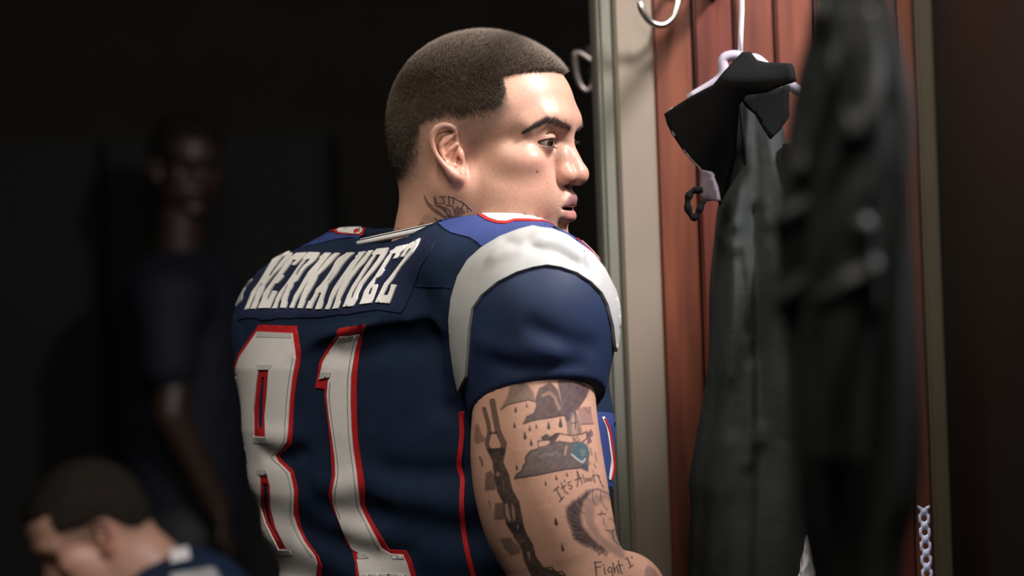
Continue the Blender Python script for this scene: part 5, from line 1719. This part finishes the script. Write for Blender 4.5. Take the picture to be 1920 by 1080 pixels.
# a coarse head in head coordinates, coloured like skin and hair
Vx, Qx = surface(head_sdf, H0 + np.array([-.15, -.12, -.14]), H0 + np.array([.15, .12, .16]), 0.0045)
Vx = project(head_sdf, Vx, 1)
Cx = skin_colour(Vx)
Dx = hair_density(Vx)
Lx = to_head(Vx.astype(F32)).astype(float)
Nx = sdf_normal(head_sdf, Vx) @ HR
def euler(yaw, pitch):
    c, s = math.cos(pitch), math.sin(pitch)
    return rotz(yaw) @ np.array([[c, 0, s], [0, 1, 0], [-s, 0, c]])
def simple_person(label, ear, yaw, pitch, body_f, lo, hi, h, jersey_f, jm, base, dimming=1.0, hairc=HAIRC * .30):
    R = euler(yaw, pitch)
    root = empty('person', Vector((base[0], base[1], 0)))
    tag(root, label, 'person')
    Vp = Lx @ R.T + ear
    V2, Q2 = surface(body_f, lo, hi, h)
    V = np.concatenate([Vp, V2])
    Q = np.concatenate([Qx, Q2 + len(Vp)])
    C = np.concatenate([Cx * dimming, np.repeat((SKIN * dimming)[None], len(V2), 0)])  # skin colour scaled down to stand for dim light on the figure
    part('body', np_mesh('body', V, Q, {'skin': C}), M_SKIN, root)
    m = (Dx[Qx].min(1) > .35)
    Vh_ = (Lx + Nx * (0.002 + .006 * np.clip(Dx, 0, 1))[:, None]) @ R.T + ear
    part('hair', np_mesh('hair', *sub(Vh_, Qx, m)), mat('dark_hair', tuple(hairc), rough=1.0, spec=0.0, noise=(120.0, .3)), root)
    V3, Q3 = surface(jersey_f, lo, hi, h)
    part('jersey', np_mesh('jersey', V3, Q3), jm, root)
    return root
# team-mate seated at the lower left, head bowed to the left
E3 = P(182, 1010, 1.85)
SH3 = P(312, 1086, 1.89)
def body3(p):
    d = cap(p, E3 + [.02, 0, -.04], SH3 + [-.03, 0, .0], .056, .062)
    d = smin(d, chain(p, [SH3 + [.0, -.17, -.06], SH3 + [-.18, -.20, -.28], SH3 + [-.40, -.12, -.40]], [.055, .045, .035]), .02)
    d = smin(d, chain(p, [SH3 + [.0, .17, -.06], SH3 + [-.18, .20, -.28], SH3 + [-.40, .12, -.40]], [.055, .045, .035]), .02)
    d = smin(d, hand_sdf(p, SH3 + [-.40, -.12, -.40], (-1, .1, -.4), (0, 0, 1), 1), .01)
    d = smin(d, hand_sdf(p, SH3 + [-.40, .12, -.40], (-1, -.1, -.4), (0, 0, 1), -1), .01)
    return d
def jersey3(p):
    d = cap(p, SH3 + [.02, 0, -.09], SH3 + [.26, 0, -.52], .15, .17)
    for s in (-1, 1):
        d = smin(d, ell(p, SH3 + [.02, .17 * s, -.055], (.105, .095, .085)), .05)
        d = smin(d, cap(p, SH3 + [.0, .19 * s, -.06], SH3 + [-.07, .21 * s, -.16], .08, .072), .03)
    d = smin(d, ell(p, SH3 + [.03, 0, -.03], (.10, .16, .055)), .04)
    return d
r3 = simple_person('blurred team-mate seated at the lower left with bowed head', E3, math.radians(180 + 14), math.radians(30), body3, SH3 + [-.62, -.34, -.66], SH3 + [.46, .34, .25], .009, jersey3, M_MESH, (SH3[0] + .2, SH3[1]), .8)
def legs3(p):
    hip = SH3 + [.26, 0, -.55]
    d = ell(p, hip, (.17, .19, .14))
    for s in (-1, 1):
        d = smin(d, chain(p, [hip + [0, .09 * s, 0], hip + [-.42, .14 * s, .02], np.array([hip[0] - .40, hip[1] + .14 * s, .06])], [.09, .068, .05]), .03)
    return d
hp3 = SH3 + [.26, 0, -.55]
V_, Q_ = surface(legs3, hp3 + [-.6, -.36, -.6], hp3 + [.3, .36, .3], .016)
part('trousers', np_mesh('trousers', V_, Q_), mat('grey_trousers', (.30, .31, .33), rough=.6), r3)
# his shoulder trim: stripe and numeral as patches lying on the pad
def on_cloth(f, pts):
    V = np.asarray(pts, float)
    for _ in range(5):
        n = sdf_normal(f, V)
        V = V - n * f(V.astype(F32))[:, None]
    return V, sdf_normal(f, V)
def patch(name, grid, f, lift, m, root):
    G = np.asarray(grid, float)
    a, b = G.shape[:2]
    V, n = on_cloth(f, G.reshape(-1, 3))
    V = V + n * lift
    Q = np.array([(i * b + j, i * b + j + 1, (i + 1) * b + j + 1, (i + 1) * b + j) for i in range(a - 1) for j in range(b - 1)])
    o = part(name, np_mesh(name, V, Q), m, root)
    md = o.modifiers.new('thickness', 'SOLIDIFY')
    md.thickness = .003
    md.offset = 0
    return o
js3 = [c for c in r3.children if c.name.startswith('jersey')][0]
def px_grid(f, quad, n=10, mm=10):
    (a, b, c, d) = [np.array(q, float) for q in quad]
    px = np.array([[(a * (1 - u) + b * u) * (1 - v) + (d * (1 - u) + c * u) * v for u in np.linspace(0, 1, n)] for v in np.linspace(0, 1, mm)])
    hit, ok = trace(f, px.reshape(-1, 2), 3.2, 5.5)
    return hit.reshape(mm, n, 3)
patch('numeral', px_grid(jersey3, [(318, 1034), (352, 1028), (356, 1050), (320, 1058)]), jersey3, .004, M_WHITE, js3)
patch('shoulder_stripe', px_grid(jersey3, [(318, 1080), (400, 1066), (430, 1120), (320, 1130)]), jersey3, .004, M_SILVER, js3)
# stool under him
st = empty('stool', Vector((hp3[0], hp3[1], 0)))
tag(st, 'dark round stool under the seated team-mate', 'stool')
zt = hp3[2] - .15
V, Fc = tube([(hp3[0], hp3[1], zt - .05), (hp3[0], hp3[1], zt)], .18, 28)
part('seat', py_mesh('seat', V, Fc), M_FAR, st, smooth=False)
for a in range(4):
    c, s = math.cos(a * 1.5708 + .78), math.sin(a * 1.5708 + .78)
    V, Fc = tube([(hp3[0] + c * .11, hp3[1] + s * .11, zt - .05), (hp3[0] + c * .16, hp3[1] + s * .16, 0.0)], .014, 8)
    part('leg', py_mesh('leg', V, Fc), M_CHROME, st)
# team-mate standing far back in the dark
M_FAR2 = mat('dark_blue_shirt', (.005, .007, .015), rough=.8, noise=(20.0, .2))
E2 = P(348, 318, 3.9)
SH2 = E2 + [-.03, .02, -.26]
def body2(p):
    d = cap(p, E2 + [-.01, 0, -.04], SH2, .056, .062)
    for s in (-1, 1):
        d = smin(d, chain(p, [SH2 + [.03, .20 * s, -.06], SH2 + [.0, .26 * s, -.34], SH2 + [.10, .20 * s, -.58]], [.055, .045, .035]), .02)
        d = smin(d, hand_sdf(p, SH2 + [.10, .20 * s, -.58], (.3, 0, -1), (1, 0, 0), s), .01)
    return d
def jersey2(p):
    d = chain(p, [SH2 + [0, 0, -.10], SH2 + [0, 0, -.62]], [.17, .15])
    for s in (-1, 1):
        d = smin(d, ell(p, SH2 + [0, .18 * s, -.06], (.10, .10, .085)), .05)
        d = smin(d, cap(p, SH2 + [0, .20 * s, -.06], SH2 + [.0, .25 * s, -.22], .08, .07), .03)
    return d
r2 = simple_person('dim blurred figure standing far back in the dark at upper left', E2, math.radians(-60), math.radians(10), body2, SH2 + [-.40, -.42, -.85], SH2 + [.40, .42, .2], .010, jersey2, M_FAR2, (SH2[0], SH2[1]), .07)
def legs2(p):
    hip = SH2 + [0, 0, -.66]
    d = ell(p, hip, (.14, .18, .13))
    for s in (-1, 1):
        d = smin(d, chain(p, [hip + [0, .09 * s, 0], hip + [.02, .10 * s, -.42], np.array([hip[0], hip[1] + .10 * s, .055])], [.09, .068, .05]), .03)
    return d
V_, Q_ = surface(legs2, SH2 + [-.3, -.35, -1.62], SH2 + [.3, .35, -.4], .016)
part('trousers', np_mesh('trousers', V_, Q_), mat('black_trousers', (.02, .02, .025), rough=.7), r2)
